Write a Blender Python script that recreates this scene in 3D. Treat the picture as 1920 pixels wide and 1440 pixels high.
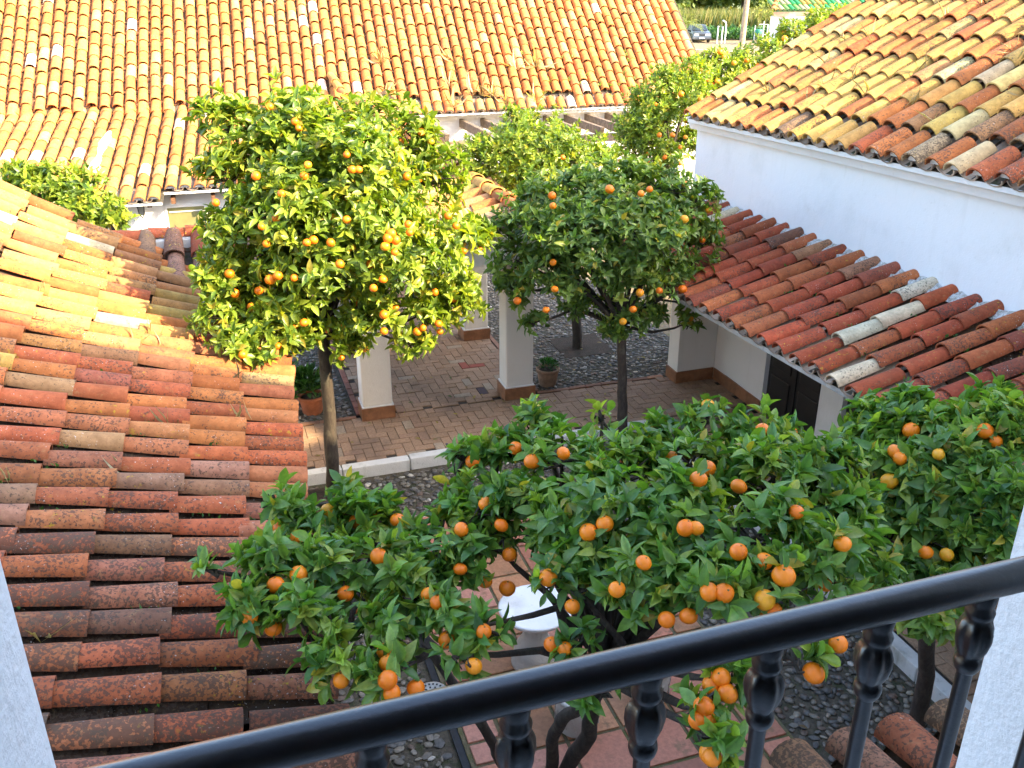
import bpy, bmesh, math, random
import numpy as np
from mathutils import Vector, Matrix

random.seed(7)
rng = np.random.default_rng(11)
sc = bpy.context.scene
for o in list(bpy.data.objects):
    bpy.data.objects.remove(o, do_unlink=True)
COL = sc.collection
R = math.radians

# ---------------------------------------------------------------- camera
EYE = 4.8                      # eye height above the courtyard
PITCH = 23.7                   # looking down
cam = bpy.data.cameras.new('camera')
cam.sensor_fit = 'HORIZONTAL'
cam.sensor_width = 36.0
cam.lens = 36.0 * 1710.0 / 1920.0
cam.clip_start = 0.05
cam.clip_end = 1500.0
cam_ob = bpy.data.objects.new('camera', cam)
cam_ob.location = (0, 0, EYE)
cam_ob.rotation_euler = (R(90 - PITCH), 0, 0)
COL.objects.link(cam_ob)
sc.camera = cam_ob

# the building axes: U runs along the facade (to the right), V out into the courtyard
AU = np.array([0.9505, 0.3107, 0.0])
AV = np.array([-0.3107, 0.9505, 0.0])
AZ = np.array([0.0, 0.0, 1.0])
def W(u, v, z=0.0):
    return AU * u + AV * v + AZ * z
ROTZ = math.atan2(0.3107, 0.9505)

# ---------------------------------------------------------------- sun, sky, exposure
SUN_E, SUN_REL = 33.0, 47.0
ce, se = math.cos(R(SUN_E)), math.sin(R(SUN_E))
sdir = AU * (math.sin(R(SUN_REL)) * ce) - AV * (math.cos(R(SUN_REL)) * ce) + AZ * se
sun = bpy.data.lights.new('sun', 'SUN')
sun.energy = 2.55
sun.angle = R(0.5)
sun.color = (1.0, 0.80, 0.50)
sun_ob = bpy.data.objects.new('sun', sun)
sun_ob.rotation_euler = Vector(sdir).to_track_quat('Z', 'Y').to_euler()
sun_ob.location = Vector(sdir) * 30
COL.objects.link(sun_ob)

world = bpy.data.worlds.new('World')
sc.world = world
world.use_nodes = True
wn = world.node_tree.nodes
wl = world.node_tree.links
bg = wn.get('Background') or wn.new('ShaderNodeBackground')
wo = wn.get('World Output') or wn.new('ShaderNodeOutputWorld')
sky = wn.new('ShaderNodeTexSky')
sky.sky_type = 'NISHITA'
sky.sun_disc = False
sky.sun_elevation = R(SUN_E)
sky.sun_rotation = math.atan2(sdir[0], sdir[1])
sky.air_density = 1.0
sky.dust_density = 2.5
sky.ozone_density = 1.0
bg.inputs['Strength'].default_value = 0.15
wl.new(sky.outputs[0], bg.inputs['Color'])
wl.new(bg.outputs[0], wo.inputs['Surface'])

sc.view_settings.view_transform = 'Standard'
sc.view_settings.look = 'None'
sc.view_settings.exposure = 2.75
sc.view_settings.gamma = 1.0
sc.view_settings.use_curve_mapping = False

# ---------------------------------------------------------------- materials
def new_mat(name):
    m = bpy.data.materials.new(name)
    m.use_nodes = True
    nt = m.node_tree
    nt.nodes.clear()
    out = nt.nodes.new('ShaderNodeOutputMaterial')
    b = nt.nodes.new('ShaderNodeBsdfPrincipled')
    nt.links.new(b.outputs[0], out.inputs[0])
    return m, nt, b, out
class N:
    """small helper around a node tree"""
    def __init__(s, nt):
        s.nt = nt
        s.pos = None
    def add(s, t, **kw):
        n = s.nt.nodes.new(t)
        for k, v in kw.items():
            setattr(n, k, v)
        return n
    def link(s, a, b):
        s.nt.links.new(a, b)
    def P(s):
        if s.pos is None:
            s.pos = s.add('ShaderNodeNewGeometry').outputs['Position']
        return s.pos
    def noise(s, scale, detail=4.0, rough=0.6, vec=None, dist=0.0):
        n = s.add('ShaderNodeTexNoise')
        n.inputs['Scale'].default_value = scale
        n.inputs['Detail'].default_value = detail
        n.inputs['Roughness'].default_value = rough
        n.inputs['Distortion'].default_value = dist
        s.link(vec or s.P(), n.inputs['Vector'])
        return n.outputs['Fac']
    def voro(s, scale, out='Distance'):
        n = s.add('ShaderNodeTexVoronoi')
        n.inputs['Scale'].default_value = scale
        s.link(s.P(), n.inputs['Vector'])
        return n.outputs[out]
    def ramp(s, fac, a, b, ca=(0, 0, 0, 1), cb=(1, 1, 1, 1)):
        n = s.add('ShaderNodeMapRange')
        n.interpolation_type = 'SMOOTHSTEP'
        n.inputs[1].default_value = a
        n.inputs[2].default_value = b
        s.link(fac, n.inputs[0])
        return n.outputs[0]
    def math(s, op, a, b=None, clamp=False):
        n = s.add('ShaderNodeMath', operation=op, use_clamp=clamp)
        for i, x in enumerate((a, b)):
            if x is None: continue
            if isinstance(x, (int, float)): n.inputs[i].default_value = x
            else: s.link(x, n.inputs[i])
        return n.outputs[0]
    def mix(s, fac, a, b, mode='MIX'):
        n = s.add('ShaderNodeMix', data_type='RGBA', blend_type=mode)
        for sock, x in ((n.inputs[0], fac), (n.inputs[6], a), (n.inputs[7], b)):
            if isinstance(x, (int, float)): sock.default_value = x
            elif isinstance(x, tuple): sock.default_value = x if len(x) == 4 else (*x, 1)
            else: s.link(x, sock)
        return n.outputs[2]
    def bump(s, h, strength, dist, bsdf):
        n = s.add('ShaderNodeBump')
        n.inputs['Strength'].default_value = strength
        n.inputs['Distance'].default_value = dist
        s.link(h, n.inputs['Height'])
        s.link(n.outputs[0], bsdf.inputs['Normal'])
    def color(s, src):
        if src == 'obj':
            n = s.add('ShaderNodeObjectInfo')
            return n.outputs['Color'], n.outputs['Alpha']
        n = s.add('ShaderNodeAttribute', attribute_name='Col')
        return n.outputs['Color'], n.outputs['Alpha']

def plain(name, col, rough=0.7, metal=0.0, noise=0.15, scale=12.0, bump=0.0, spec=0.5):
    m, nt, b, out = new_mat(name)
    n = N(nt)
    f = n.noise(scale, 5, 0.65)
    lo = tuple(c * (1 - noise) for c in col)
    hi = tuple(min(1, c * (1 + noise)) for c in col)
    n.link(n.mix(n.ramp(f, 0.3, 0.7), lo, hi), b.inputs['Base Color'])
    b.inputs['Roughness'].default_value = rough
    b.inputs['Metallic'].default_value = metal
    b.inputs['Specular IOR Level'].default_value = spec
    if bump:
        n.bump(n.noise(scale * 6, 4), bump, 0.01, b)
    return m

def tile_material(name, src, lichen=1.0, fine=1.0):
    m, nt, b, out = new_mat(name)
    n = N(nt)
    c, al = n.color(src)
    # firing and weather tones
    f1 = n.noise(9.0, 5, 0.65)
    c1 = n.mix(n.ramp(f1, 0.25, 0.75), (0.72, 0.68, 0.66), (1.12, 1.1, 1.06))
    c = n.mix(1.0, c, c1, 'MULTIPLY')
    f2 = n.noise(34.0 * fine, 4, 0.7)
    c2 = n.mix(n.ramp(f2, 0.3, 0.7), (0.85, 0.83, 0.8), (1.08, 1.06, 1.04))
    c = n.mix(1.0, c, c2, 'MULTIPLY')
    # broad weather stains that run across many tiles
    f0 = n.noise(1.5, 5, 0.65, dist=0.8)
    c = n.mix(n.math('MULTIPLY', n.ramp(f0, 0.48, 0.72), n.math('MULTIPLY', al, 0.45)), c, (0.17, 0.105, 0.06))
    # ochre dust
    f3 = n.noise(21.0, 5, 0.7)
    c = n.mix(n.math('MULTIPLY', n.ramp(f3, 0.56, 0.7), 0.35), c, (0.42, 0.26, 0.11))
    # black lichen: many small specks, more where alpha is higher
    big = n.noise(5.5, 3, 0.6)
    sp = n.noise(62.0 * fine, 3, 0.55, dist=0.3)
    thr = n.math('SUBTRACT', 0.72, n.math('MULTIPLY', n.math('ADD', n.math('MULTIPLY', al, 0.17), n.math('MULTIPLY', n.ramp(big, 0.35, 0.7), 0.12)), lichen))
    d = n.math('SUBTRACT', sp, thr)
    msk = n.ramp(d, 0.0, 0.035)
    c = n.mix(n.math('MULTIPLY', msk, 0.72), c, (0.075, 0.055, 0.042))
    # grey brown crust in wide patches
    cr = n.noise(16.0, 6, 0.72, dist=0.6)
    thr2 = n.math('SUBTRACT', 0.70, n.math('MULTIPLY', al, 0.13 * lichen))
    msk2 = n.ramp(n.math('SUBTRACT', cr, thr2), 0.0, 0.06)
    c = n.mix(n.math('MULTIPLY', msk2, 0.6), c, (0.11, 0.08, 0.052))
    # yellow lichen
    v = n.noise(26.0, 3, 0.6)
    w = n.noise(1.9, 2, 0.5)
    msk3 = n.math('MULTIPLY', n.ramp(v, 0.63, 0.67), n.ramp(w, 0.56, 0.66))
    c = n.mix(n.math('MULTIPLY', msk3, 0.8), c, (0.50, 0.32, 0.03))
    # white flecks
    v2 = n.noise(85.0, 2, 0.5)
    w2 = n.noise(3.1, 2, 0.5)
    msk4 = n.math('MULTIPLY', n.ramp(v2, 0.68, 0.71), n.ramp(w2, 0.5, 0.62))
    c = n.mix(n.math('MULTIPLY', msk4, 0.85), c, (0.62, 0.58, 0.52))
    n.link(c, b.inputs['Base Color'])
    b.inputs['Roughness'].default_value = 0.88
    b.inputs['Specular IOR Level'].default_value = 0.25
    h = n.math('ADD', n.math('MULTIPLY', f2, 0.6), n.math('MULTIPLY', msk, 0.5))
    n.bump(h, 0.5, 0.006, b)
    return m

MT = {}
MT['tile_o'] = tile_material('clay_tile', 'obj', 1.0)
MT['tile_v'] = tile_material('clay_tile_field', 'attr', 1.0)

def bed_material(name, c1, c2, moss, rough=0.95):
    m, nt, b, out = new_mat(name)
    n = N(nt)
    f = n.noise(22, 6, 0.7)
    c = n.mix(n.ramp(f, 0.3, 0.7), c1, c2)
    g = n.noise(9, 5, 0.7)
    c = n.mix(n.ramp(g, 0.5, 0.62), c, moss)
    n.link(c, b.inputs['Base Color'])
    b.inputs['Roughness'].default_value = rough
    n.bump(n.noise(60, 5, 0.7), 0.9, 0.02, b)
    return m
MT['bed'] = bed_material('roof_bed_mortar', (0.05, 0.038, 0.026), (0.11, 0.085, 0.06), (0.045, 0.05, 0.018))

def plaster(name, col, stain=(0.5, 0.47, 0.4), amount=0.25, bump=0.25):
    m, nt, b, out = new_mat(name)
    n = N(nt)
    f = n.noise(1.7, 6, 0.6)
    f2 = n.noise(14, 5, 0.65)
    c = n.mix(n.math('MULTIPLY', n.ramp(f, 0.5, 0.78), amount), col, stain)
    c = n.mix(n.math('MULTIPLY', n.ramp(f2, 0.58, 0.75), amount * 0.6), c, stain)
    # faint drip streaks
    mp = n.add('ShaderNodeMapping'); mp.inputs['Scale'].default_value = (1, 1, 0.12)
    n.link(n.P(), mp.inputs['Vector'])
    st = n.noise(9, 4, 0.6, vec=mp.outputs[0])
    c = n.mix(n.math('MULTIPLY', n.ramp(st, 0.56, 0.76), amount * 0.55), c, stain)
    # a few hairline cracks and chips
    ch = n.noise(38, 3, 0.5)
    c = n.mix(n.math('MULTIPLY', n.ramp(ch, 0.76, 0.78), 0.35), c, (0.3, 0.26, 0.22))
    n.link(c, b.inputs['Base Color'])
    b.inputs['Roughness'].default_value = 0.85
    b.inputs['Specular IOR Level'].default_value = 0.2
    h = n.math('ADD', n.noise(5, 4), n.math('MULTIPLY', n.noise(70, 4, 0.6), 0.35))
    n.bump(h, bump, 0.03, b)
    return m
MT['white'] = plaster('whitewash', (0.80, 0.79, 0.77))
MT['white_stain'] = plaster('stained_whitewash', (0.60, 0.56, 0.55), (0.13, 0.09, 0.085), 1.0, 0.4)
MT['cream'] = plaster('old_cream_whitewash', (0.76, 0.71, 0.63), (0.56, 0.50, 0.40), 0.3)
MT['jamb'] = plaster('rough_window_whitewash', (0.88, 0.88, 0.88), (0.72, 0.72, 0.72), 0.2, 0.4)
MT['mortar'] = plaster('lime_mortar', (0.55, 0.53, 0.48), (0.14, 0.12, 0.09), 0.9, 0.7)
def old_mortar():
    m, nt, b, out = new_mat('speckled_old_mortar')
    n = N(nt)
    f = n.noise(30, 6, 0.75); g_ = n.noise(75, 3, 0.6); k = n.noise(8, 4, .6)
    c = n.mix(n.ramp(f, 0.42, 0.56), (.70, .69, .66), (.44, .41, .35))
    c = n.mix(n.math('MULTIPLY', n.ramp(g_, .55, .62), .7), c, (.14, .14, .09))
    c = n.mix(n.math('MULTIPLY', n.ramp(k, .55, .7), .6), c, (.20, .15, .09))
    n.link(c, b.inputs['Base Color']); b.inputs['Roughness'].default_value = .95
    n.bump(f, 1.0, .02, b)
    return m
MT['old_mortar'] = old_mortar()
MT['lime'] = plaster('painted_lime', (0.74, 0.73, 0.70), (0.35, 0.32, 0.28), 0.35, 0.4)
MT['kerb'] = plaster('worn_white_kerb', (0.62, 0.60, 0.55), (0.16, 0.15, 0.09), 0.7, 0.5)
MT['base_tile'] = plain('brown_base_tile', (0.26, 0.115, 0.052), 0.45, noise=0.3, scale=7, bump=0.1)
MT['dark_wood'] = plain('dark_door_wood', (0.012, 0.010, 0.009), 0.45, noise=0.3, scale=9)
MT['rail'] = None
MT['bark'] = None

def rail_mat():
    m, nt, b, out = new_mat('black_rail_paint')
    n = N(nt)
    f = n.noise(40, 4)
    n.link(n.mix(n.ramp(f, 0.3, 0.8), (0.004, 0.004, 0.006), (0.010, 0.010, 0.013)), b.inputs['Base Color'])
    dust = n.ramp(n.noise(11, 6, 0.75), 0.57, 0.75)
    n.link(n.mix(n.math('MULTIPLY', dust, 0.35), n.mix(n.ramp(f, 0.3, 0.8), (0.004, 0.004, 0.006), (0.010, 0.010, 0.013)), (0.06, 0.058, 0.06)), b.inputs['Base Color'])
    n.link(n.math('ADD', 0.27, n.math('MULTIPLY', n.noise(25, 5, 0.7), 0.16)), b.inputs['Roughness'])
    b.inputs['Specular IOR Level'].default_value = 0.65
    b.inputs['Coat Weight'].default_value = 0.5
    b.inputs['Coat IOR'].default_value = 1.6
    b.inputs['Coat Roughness'].default_value = 0.30
    n.bump(n.math('ADD', n.noise(130, 3), n.math('MULTIPLY', n.noise(35, 5, .7), .8)), 0.16, 0.004, b)
    return m
MT['rail'] = rail_mat()

def bark_mat(name, c1, c2):
    m, nt, b, out = new_mat(name)
    n = N(nt)
    mp = n.add('ShaderNodeMapping')
    mp.inputs['Scale'].default_value = (1, 1, 0.25)
    n.link(n.P(), mp.inputs['Vector'])
    f = n.noise(34, 6, 0.7, vec=mp.outputs[0])
    g = n.noise(7, 4, 0.6)
    c = n.mix(n.ramp(f, 0.3, 0.7), c1, c2)
    c = n.mix(n.math('MULTIPLY', n.ramp(g, 0.55, 0.68), 0.5), c, (0.11, 0.10, 0.07))
    n.link(c, b.inputs['Base Color'])
    b.inputs['Roughness'].default_value = 0.9
    n.bump(f, 0.7, 0.012, b)
    return m
MT['bark'] = bark_mat('orange_tree_bark', (0.030, 0.022, 0.016), (0.07, 0.053, 0.038))

def leaf_mat(name, src, gloss=0.38, trans=0.32):
    m, nt, b, out = new_mat(name)
    n = N(nt)
    c, al = n.color(src)
    f = n.noise(55, 3)
    c = n.mix(1.0, c, n.mix(n.ramp(f, 0.3, 0.7), (0.8, 0.85, 0.8), (1.15, 1.1, 1.1)), 'MULTIPLY')
    n.link(c, b.inputs['Base Color'])
    b.inputs['Roughness'].default_value = gloss
    b.inputs['Specular IOR Level'].default_value = 0.45
    t = n.add('ShaderNodeBsdfTranslucent')
    n.link(n.mix(1.0, c, (1.7, 1.75, 0.4), 'MULTIPLY'), t.inputs['Color'])
    mx = n.add('ShaderNodeMixShader')
    mx.inputs[0].default_value = trans
    n.link(b.outputs[0], mx.inputs[1])
    n.link(t.outputs[0], mx.inputs[2])
    n.link(mx.outputs[0], out.inputs[0])
    return m
MT['leaf_o'] = leaf_mat('citrus_leaf', 'obj')
MT['leaf_v'] = leaf_mat('citrus_foliage', 'attr')
MT['weed_v'] = leaf_mat('wild_foliage', 'attr', 0.6, 0.3)

def orange_mat():
    m, nt, b, out = new_mat('orange_peel')
    n = N(nt)
    oi = n.add('ShaderNodeObjectInfo')
    c = n.mix(oi.outputs['Random'], (0.84, 0.18, 0.004), (0.90, 0.265, 0.007))
    c = n.mix(n.ramp(oi.outputs['Random'], 0.84, 0.95), c, (0.80, 0.36, 0.015))
    f = n.noise(18, 3)
    c = n.mix(n.math('MULTIPLY', n.ramp(f, 0.5, 0.7), 0.5), c, (0.66, 0.11, 0.004))
    sp_ = n.noise(90, 3)
    c = n.mix(n.math('MULTIPLY', n.ramp(sp_, 0.68, 0.72), 0.5), c, (0.30, 0.13, 0.03))
    n.link(c, b.inputs['Base Color'])
    b.inputs['Roughness'].default_value = 0.42
    n.bump(n.noise(190, 2), 0.25, 0.003, b)
    return m
MT['orange'] = orange_mat()

def brick_mat(name, src, wet=0.5):
    m, nt, b, out = new_mat(name)
    n = N(nt)
    c, al = n.color(src)
    f = n.noise(40, 5, 0.7)
    c = n.mix(1.0, c, n.mix(n.ramp(f, 0.3, 0.7), (0.75, 0.74, 0.72), (1.15, 1.13, 1.1)), 'MULTIPLY')
    g = n.noise(0.9, 5, 0.65)
    c = n.mix(n.math('MULTIPLY', n.ramp(g, 0.48, 0.66), wet), c, (0.075, 0.045, 0.030))
    k = n.noise(2.6, 5, 0.7)
    c = n.mix(n.math('MULTIPLY', n.ramp(k, 0.62, 0.75), 0.5), c, (0.20, 0.17, 0.10))
    n.link(c, b.inputs['Base Color'])
    b.inputs['Roughness'].default_value = 0.8
    n.bump(f, 0.4, 0.006, b)
    return m
MT['brick_o'] = brick_mat('walkway_brick', 'obj')
MT['brick_v'] = brick_mat('walkway_brick_field', 'attr')
MT['patio'] = None

def patio_mat():
    m, nt, b, out = new_mat('terracotta_floor_tile')
    n = N(nt)
    c, al = n.color('obj')
    f = n.noise(7, 6, 0.7)
    c = n.mix(n.math('MULTIPLY', n.ramp(f, 0.52, 0.66), 0.7), c, (0.17, 0.105, 0.045))
    g = n.noise(30, 5, 0.7)
    c = n.mix(1.0, c, n.mix(n.ramp(g, 0.3, 0.7), (0.8, 0.78, 0.76), (1.12, 1.1, 1.08)), 'MULTIPLY')
    n.link(c, b.inputs['Base Color'])
    b.inputs['Roughness'].default_value = 0.6
    n.bump(g, 0.3, 0.006, b)
    return m
MT['patio'] = patio_mat()

def stone_mat(name, src):
    m, nt, b, out = new_mat(name)
    n = N(nt)
    c, al = n.color(src)
    f = n.noise(45, 4, 0.65)
    c = n.mix(1.0, c, n.mix(n.ramp(f, 0.3, 0.7), (0.7, 0.7, 0.7), (1.2, 1.2, 1.2)), 'MULTIPLY')
    n.link(c, b.inputs['Base Color'])
    b.inputs['Roughness'].default_value = 0.6
    return m
MT['cobble_o'] = stone_mat('cobble', 'obj')
MT['cobble_v'] = stone_mat('cobble_field', 'attr')
MT['ground'] = bed_material('courtyard_mortar', (0.06, 0.048, 0.033), (0.12, 0.10, 0.068), (0.05, 0.052, 0.022))
MT['soil'] = bed_material('dark_soil', (0.035, 0.021, 0.012), (0.065, 0.042, 0.025), (0.03, 0.025, 0.012))
MT['grout'] = bed_material('mossy_grout', (0.12, 0.105, 0.05), (0.17, 0.14, 0.08), (0.11, 0.115, 0.035))
MT['joint'] = bed_material('brick_joint', (0.03, 0.022, 0.016), (0.06, 0.045, 0.033), (0.03, 0.028, 0.015))
MT['sand'] = bed_material('dry_ground', (0.20, 0.145, 0.08), (0.26, 0.19, 0.11), (0.13, 0.13, 0.045))
MT['field'] = bed_material('far_grass', (0.08, 0.11, 0.03), (0.14, 0.15, 0.04), (0.05, 0.08, 0.02))
MT['pot'] = plain('terracotta_pot', (0.40, 0.13, 0.055), 0.8, noise=0.25, scale=9, bump=0.1)
MT['pot_old'] = plain('weathered_pot', (0.33, 0.20, 0.12), 0.85, noise=0.35, scale=9, bump=0.15)
MT['cast_stone'] = plaster('cast_stone', (0.50, 0.48, 0.43), (0.2, 0.19, 0.14), 0.6, 0.6)
MT['marble'] = plaster('weathered_white_stone', (0.78, 0.77, 0.74), (0.36, 0.34, 0.27), 0.8, 0.3)
MT['iron'] = plain('dark_iron', (0.02, 0.02, 0.022), 0.5, 0.3, noise=0.3, scale=20)
MT['grey_metal'] = plain('grey_metal', (0.42, 0.42, 0.40), 0.45, 0.6, noise=0.1)
MT['old_wood'] = plain('grey_weathered_wood', (0.17, 0.125, 0.085), 0.85, noise=0.4, scale=14, bump=0.4)
MT['brown_wood'] = plain('brown_rafter_wood', (0.16, 0.075, 0.035), 0.75, noise=0.3, scale=14)
MT['olive'] = plain('olive_blind', (0.21, 0.20, 0.075), 0.7, noise=0.1, scale=5)
MT['frame'] = plain('brown_window_frame', (0.17, 0.085, 0.05), 0.6, noise=0.2)
MT['glass_dark'] = plain('dark_window_glass', (0.010, 0.012, 0.014), 0.08, noise=0.1, spec=0.8)
MT['lamp_glass'] = plain('lantern_glass', (0.30, 0.30, 0.28), 0.15, noise=0.05)
MT['pole'] = plain('bleached_pole_wood', (0.34, 0.25, 0.16), 0.9, noise=0.3, scale=6)
MT['green_plastic'] = plain('green_bin_plastic', (0.03, 0.22, 0.14), 0.5, noise=0.1)
MT['car_paint'] = plain('silver_car_paint', (0.12, 0.135, 0.15), 0.25, 0.6, noise=0.03)
MT['car_glass'] = plain('car_glass', (0.02, 0.03, 0.035), 0.05, noise=0.05, spec=0.9)
MT['rubber'] = plain('tyre_rubber', (0.02, 0.02, 0.02), 0.8)
MT['plate'] = plain('white_plate', (0.8, 0.8, 0.78), 0.4, noise=0.02)
MT['glaze_v'] = None
def glaze_mat():
    m, nt, b, out = new_mat('green_glazed_tile')
    n = N(nt)
    c, al = n.color('attr')
    n.link(c, b.inputs['Base Color'])
    b.inputs['Roughness'].default_value = 0.22
    return m
MT['glaze_v'] = glaze_mat()

# ---------------------------------------------------------------- object helpers
def tag(o, label=None, cat=None, group=None, kind=None):
    if label: o['label'] = label
    if cat: o['category'] = cat
    if group: o['group'] = group
    if kind: o['kind'] = kind
    return o
def link(o, parent=None):
    COL.objects.link(o)
    if parent is not None:
        o.parent = parent
        # parts are modelled in world coordinates; the thing's Empty is not rotated
        if parent.type == 'EMPTY':
            o.matrix_parent_inverse = Matrix.Translation(-parent.location)
    return o
def thing(name, label, cat, base, group=None):
    e = bpy.data.objects.new(name, None)
    e.empty_display_size = 0.1
    e.location = Vector(base)
    COL.objects.link(e)
    return tag(e, label, cat, group)

def mesh_np(name, V, loops, starts, mats, cols=None, smooth=None):
    me = bpy.data.meshes.new(name)
    V = np.asarray(V, dtype=np.float32)
    me.vertices.add(len(V)); me.vertices.foreach_set('co', V.ravel())
    me.loops.add(len(loops)); me.loops.foreach_set('vertex_index', np.asarray(loops, dtype=np.int32))
    me.polygons.add(len(starts)); me.polygons.foreach_set('loop_start', np.asarray(starts, dtype=np.int32))
    if smooth is not None:
        me.polygons.foreach_set('use_smooth', np.asarray(smooth, dtype=bool))
    if cols is not None:
        a = me.attributes.new('Col', 'FLOAT_COLOR', 'POINT')
        a.data.foreach_set('color', np.asarray(cols, dtype=np.float32).ravel())
    for m in (mats if isinstance(mats, (list, tuple)) else [mats]):
        me.materials.append(m)
    me.update(calc_edges=True)
    me.validate()
    return me

class Tmpl:
    def __init__(s, V, F, smooth=None):
        s.V = np.asarray(V, float)
        s.F = F
        s.sm = smooth if smooth is not None else [True] * len(F)
        s.loops = np.concatenate([np.asarray(f) for f in F])
        ln = np.array([len(f) for f in F])
        s.starts = np.concatenate([[0], np.cumsum(ln)[:-1]])
    def mesh(s, name, mat):
        return mesh_np(name, s.V, s.loops, s.starts, mat, None, s.sm)
def joined_mesh(name, tm, M, T, cols, mat):
    n = len(M)
    V = (np.einsum('nij,kj->nki', M, tm.V) + T[:, None, :]).reshape(-1, 3)
    nv = len(tm.V)
    loops = (tm.loops[None, :] + (np.arange(n) * nv)[:, None]).ravel()
    starts = (tm.starts[None, :] + (np.arange(n) * len(tm.loops))[:, None]).ravel()
    cc = np.repeat(np.asarray(cols), nv, axis=0)
    sm = np.tile(np.asarray(tm.sm), n)
    return mesh_np(name, V, loops, starts, mat, cc, sm)
EYEP = np.array([0, 0, EYE])
def in_view(T, pad=40):
    p = T - EYEP
    cp, sp = math.cos(R(PITCH)), math.sin(R(PITCH))
    f = p[:, 1] * cp - p[:, 2] * sp
    dn = -p[:, 1] * sp - p[:, 2] * cp
    with np.errstate(all='ignore'):
        x = 960 + 1710 * p[:, 0] / f
        y = 720 + 1710 * dn / f
    return (f > 0.1) & (x > -pad) & (x < 1920 + pad) & (y > -pad) & (y < 1440 + pad)
def populate(parent, name, stuff_name, tm, M, T, cols, mat_o, mat_v, limit=300, prefer=None):
    """the `limit` pieces that show largest become objects sharing one mesh, the rest one joined mesh"""
    M = np.asarray(M, float); T = np.asarray(T, float); cols = np.asarray(cols, float)
    d = np.linalg.norm(T - EYEP, axis=1)
    score = d + np.where(in_view(T), 0, 1000)
    if prefer is not None: score = score + prefer
    order = np.argsort(score)
    a, b = order[:limit], order[limit:]
    me = tm.mesh(name, mat_o)
    for i in a:
        o = bpy.data.objects.new(name, me)
        mw = Matrix([list(M[i][0]) + [T[i][0]], list(M[i][1]) + [T[i][1]], list(M[i][2]) + [T[i][2]], [0, 0, 0, 1]])
        o.matrix_basis = mw
        o.color = [float(x) for x in cols[i]]
        link(o, parent)
    if len(b):
        o = bpy.data.objects.new(stuff_name, joined_mesh(stuff_name, tm, M[b], T[b], cols[b], mat_v))
        tag(o, kind='stuff')
        link(o, parent)

class MB:
    """collects boxes, tubes and turned shapes into one mesh (world coordinates)"""
    def __init__(s):
        s.V = []; s.F = []; s.S = []
    def face(s, pts, sm=False):
        i = len(s.V); s.V += [tuple(p) for p in pts]; s.F.append(list(range(i, i + len(pts)))); s.S.append(sm)
    def grid(s, P, sm=True, close=False):
        P = np.asarray(P, float); a, b = P.shape[:2]; i0 = len(s.V)
        s.V += [tuple(p) for p in P.reshape(-1, 3)]
        for i in range(a - 1):
            for j in range(b if close else b - 1):
                k = (j + 1) % b
                s.F.append([i0 + i * b + j, i0 + i * b + k, i0 + (i + 1) * b + k, i0 + (i + 1) * b + j]); s.S.append(sm)
    def hexa(s, p):
        """p: 8 corners, bottom four then top four, counter-clockwise"""
        p = [np.asarray(q, float) for q in p]
        for f in ((3, 2, 1, 0), (4, 5, 6, 7), (0, 1, 5, 4), (1, 2, 6, 5), (2, 3, 7, 6), (3, 0, 4, 7)):
            s.face([p[i] for i in f])
    def box(s, u0, u1, v0, v1, z0, z1):
        s.hexa([W(u0, v0, z0), W(u1, v0, z0), W(u1, v1, z0), W(u0, v1, z0), W(u0, v0, z1), W(u1, v0, z1), W(u1, v1, z1), W(u0, v1, z1)])
    def wbox(s, c, sx, sy, z0, z1, rot=0.0):
        c_, s_ = math.cos(rot), math.sin(rot)
        q = [(c[0] + c_ * x - s_ * y, c[1] + s_ * x + c_ * y) for x, y in ((-sx, -sy), (sx, -sy), (sx, sy), (-sx, sy))]
        s.hexa([(x, y, z0) for x, y in q] + [(x, y, z1) for x, y in q])
    def tube(s, pts, rad, n=10, cap=True):
        pts = [np.asarray(p, float) for p in pts]
        rad = rad if isinstance(rad, (list, tuple, np.ndarray)) else [rad] * len(pts)
        rings = []; ref = None
        for i, p in enumerate(pts):
            t = pts[min(i + 1, len(pts) - 1)] - pts[max(i - 1, 0)]
            t = t / (np.linalg.norm(t) + 1e-9)
            if ref is None: ref = np.array([1.0, 0, 0]) if abs(t[0]) < 0.8 else np.array([0, 1.0, 0])
            x = ref - t * (ref @ t); x /= np.linalg.norm(x) + 1e-9
            y = np.cross(t, x); ref = x
            a = np.arange(n) / n * 2 * math.pi
            rings.append(p + rad[i] * (np.cos(a)[:, None] * x + np.sin(a)[:, None] * y))
        s.grid(rings, True, True)
        if cap:
            s.face(rings[0][::-1]); s.face(rings[-1])
    def lathe(s, c, prof, n=20, sm=True):
        a = np.arange(n) / n * 2 * math.pi
        rings = [np.stack([c[0] + r * np.cos(a), c[1] + r * np.sin(a), np.full(n, c[2] + z)], 1) for r, z in prof]
        s.grid(rings, sm, True)
        s.face(rings[0][::-1]); s.face(rings[-1])
    def build(s, name, mat, parent=None, bevel=0.0):
        me = bpy.data.meshes.new(name)
        me.from_pydata([tuple(float(c) for c in v) for v in s.V], [], s.F)
        me.polygons.foreach_set('use_smooth', s.S)
        me.materials.append(mat)
        me.update()
        o = bpy.data.objects.new(name, me)
        if bevel:
            # weld first so that the bevel finds shared edges
            bm = bmesh.new(); bm.from_mesh(me)
            bmesh.ops.remove_doubles(bm, verts=bm.verts, dist=1e-5)
            bmesh.ops.recalc_face_normals(bm, faces=bm.faces)
            es = [e for e in bm.edges if len(e.link_faces) == 2 and e.calc_face_angle(0) > 0.5]
            bmesh.ops.bevel(bm, geom=es, offset=bevel, segments=2, affect='EDGES', profile=0.6)
            bm.to_mesh(me); bm.free(); me.update()
        link(o, parent)
        return o
def structure(o):
    o['kind'] = 'structure'; return o

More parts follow.
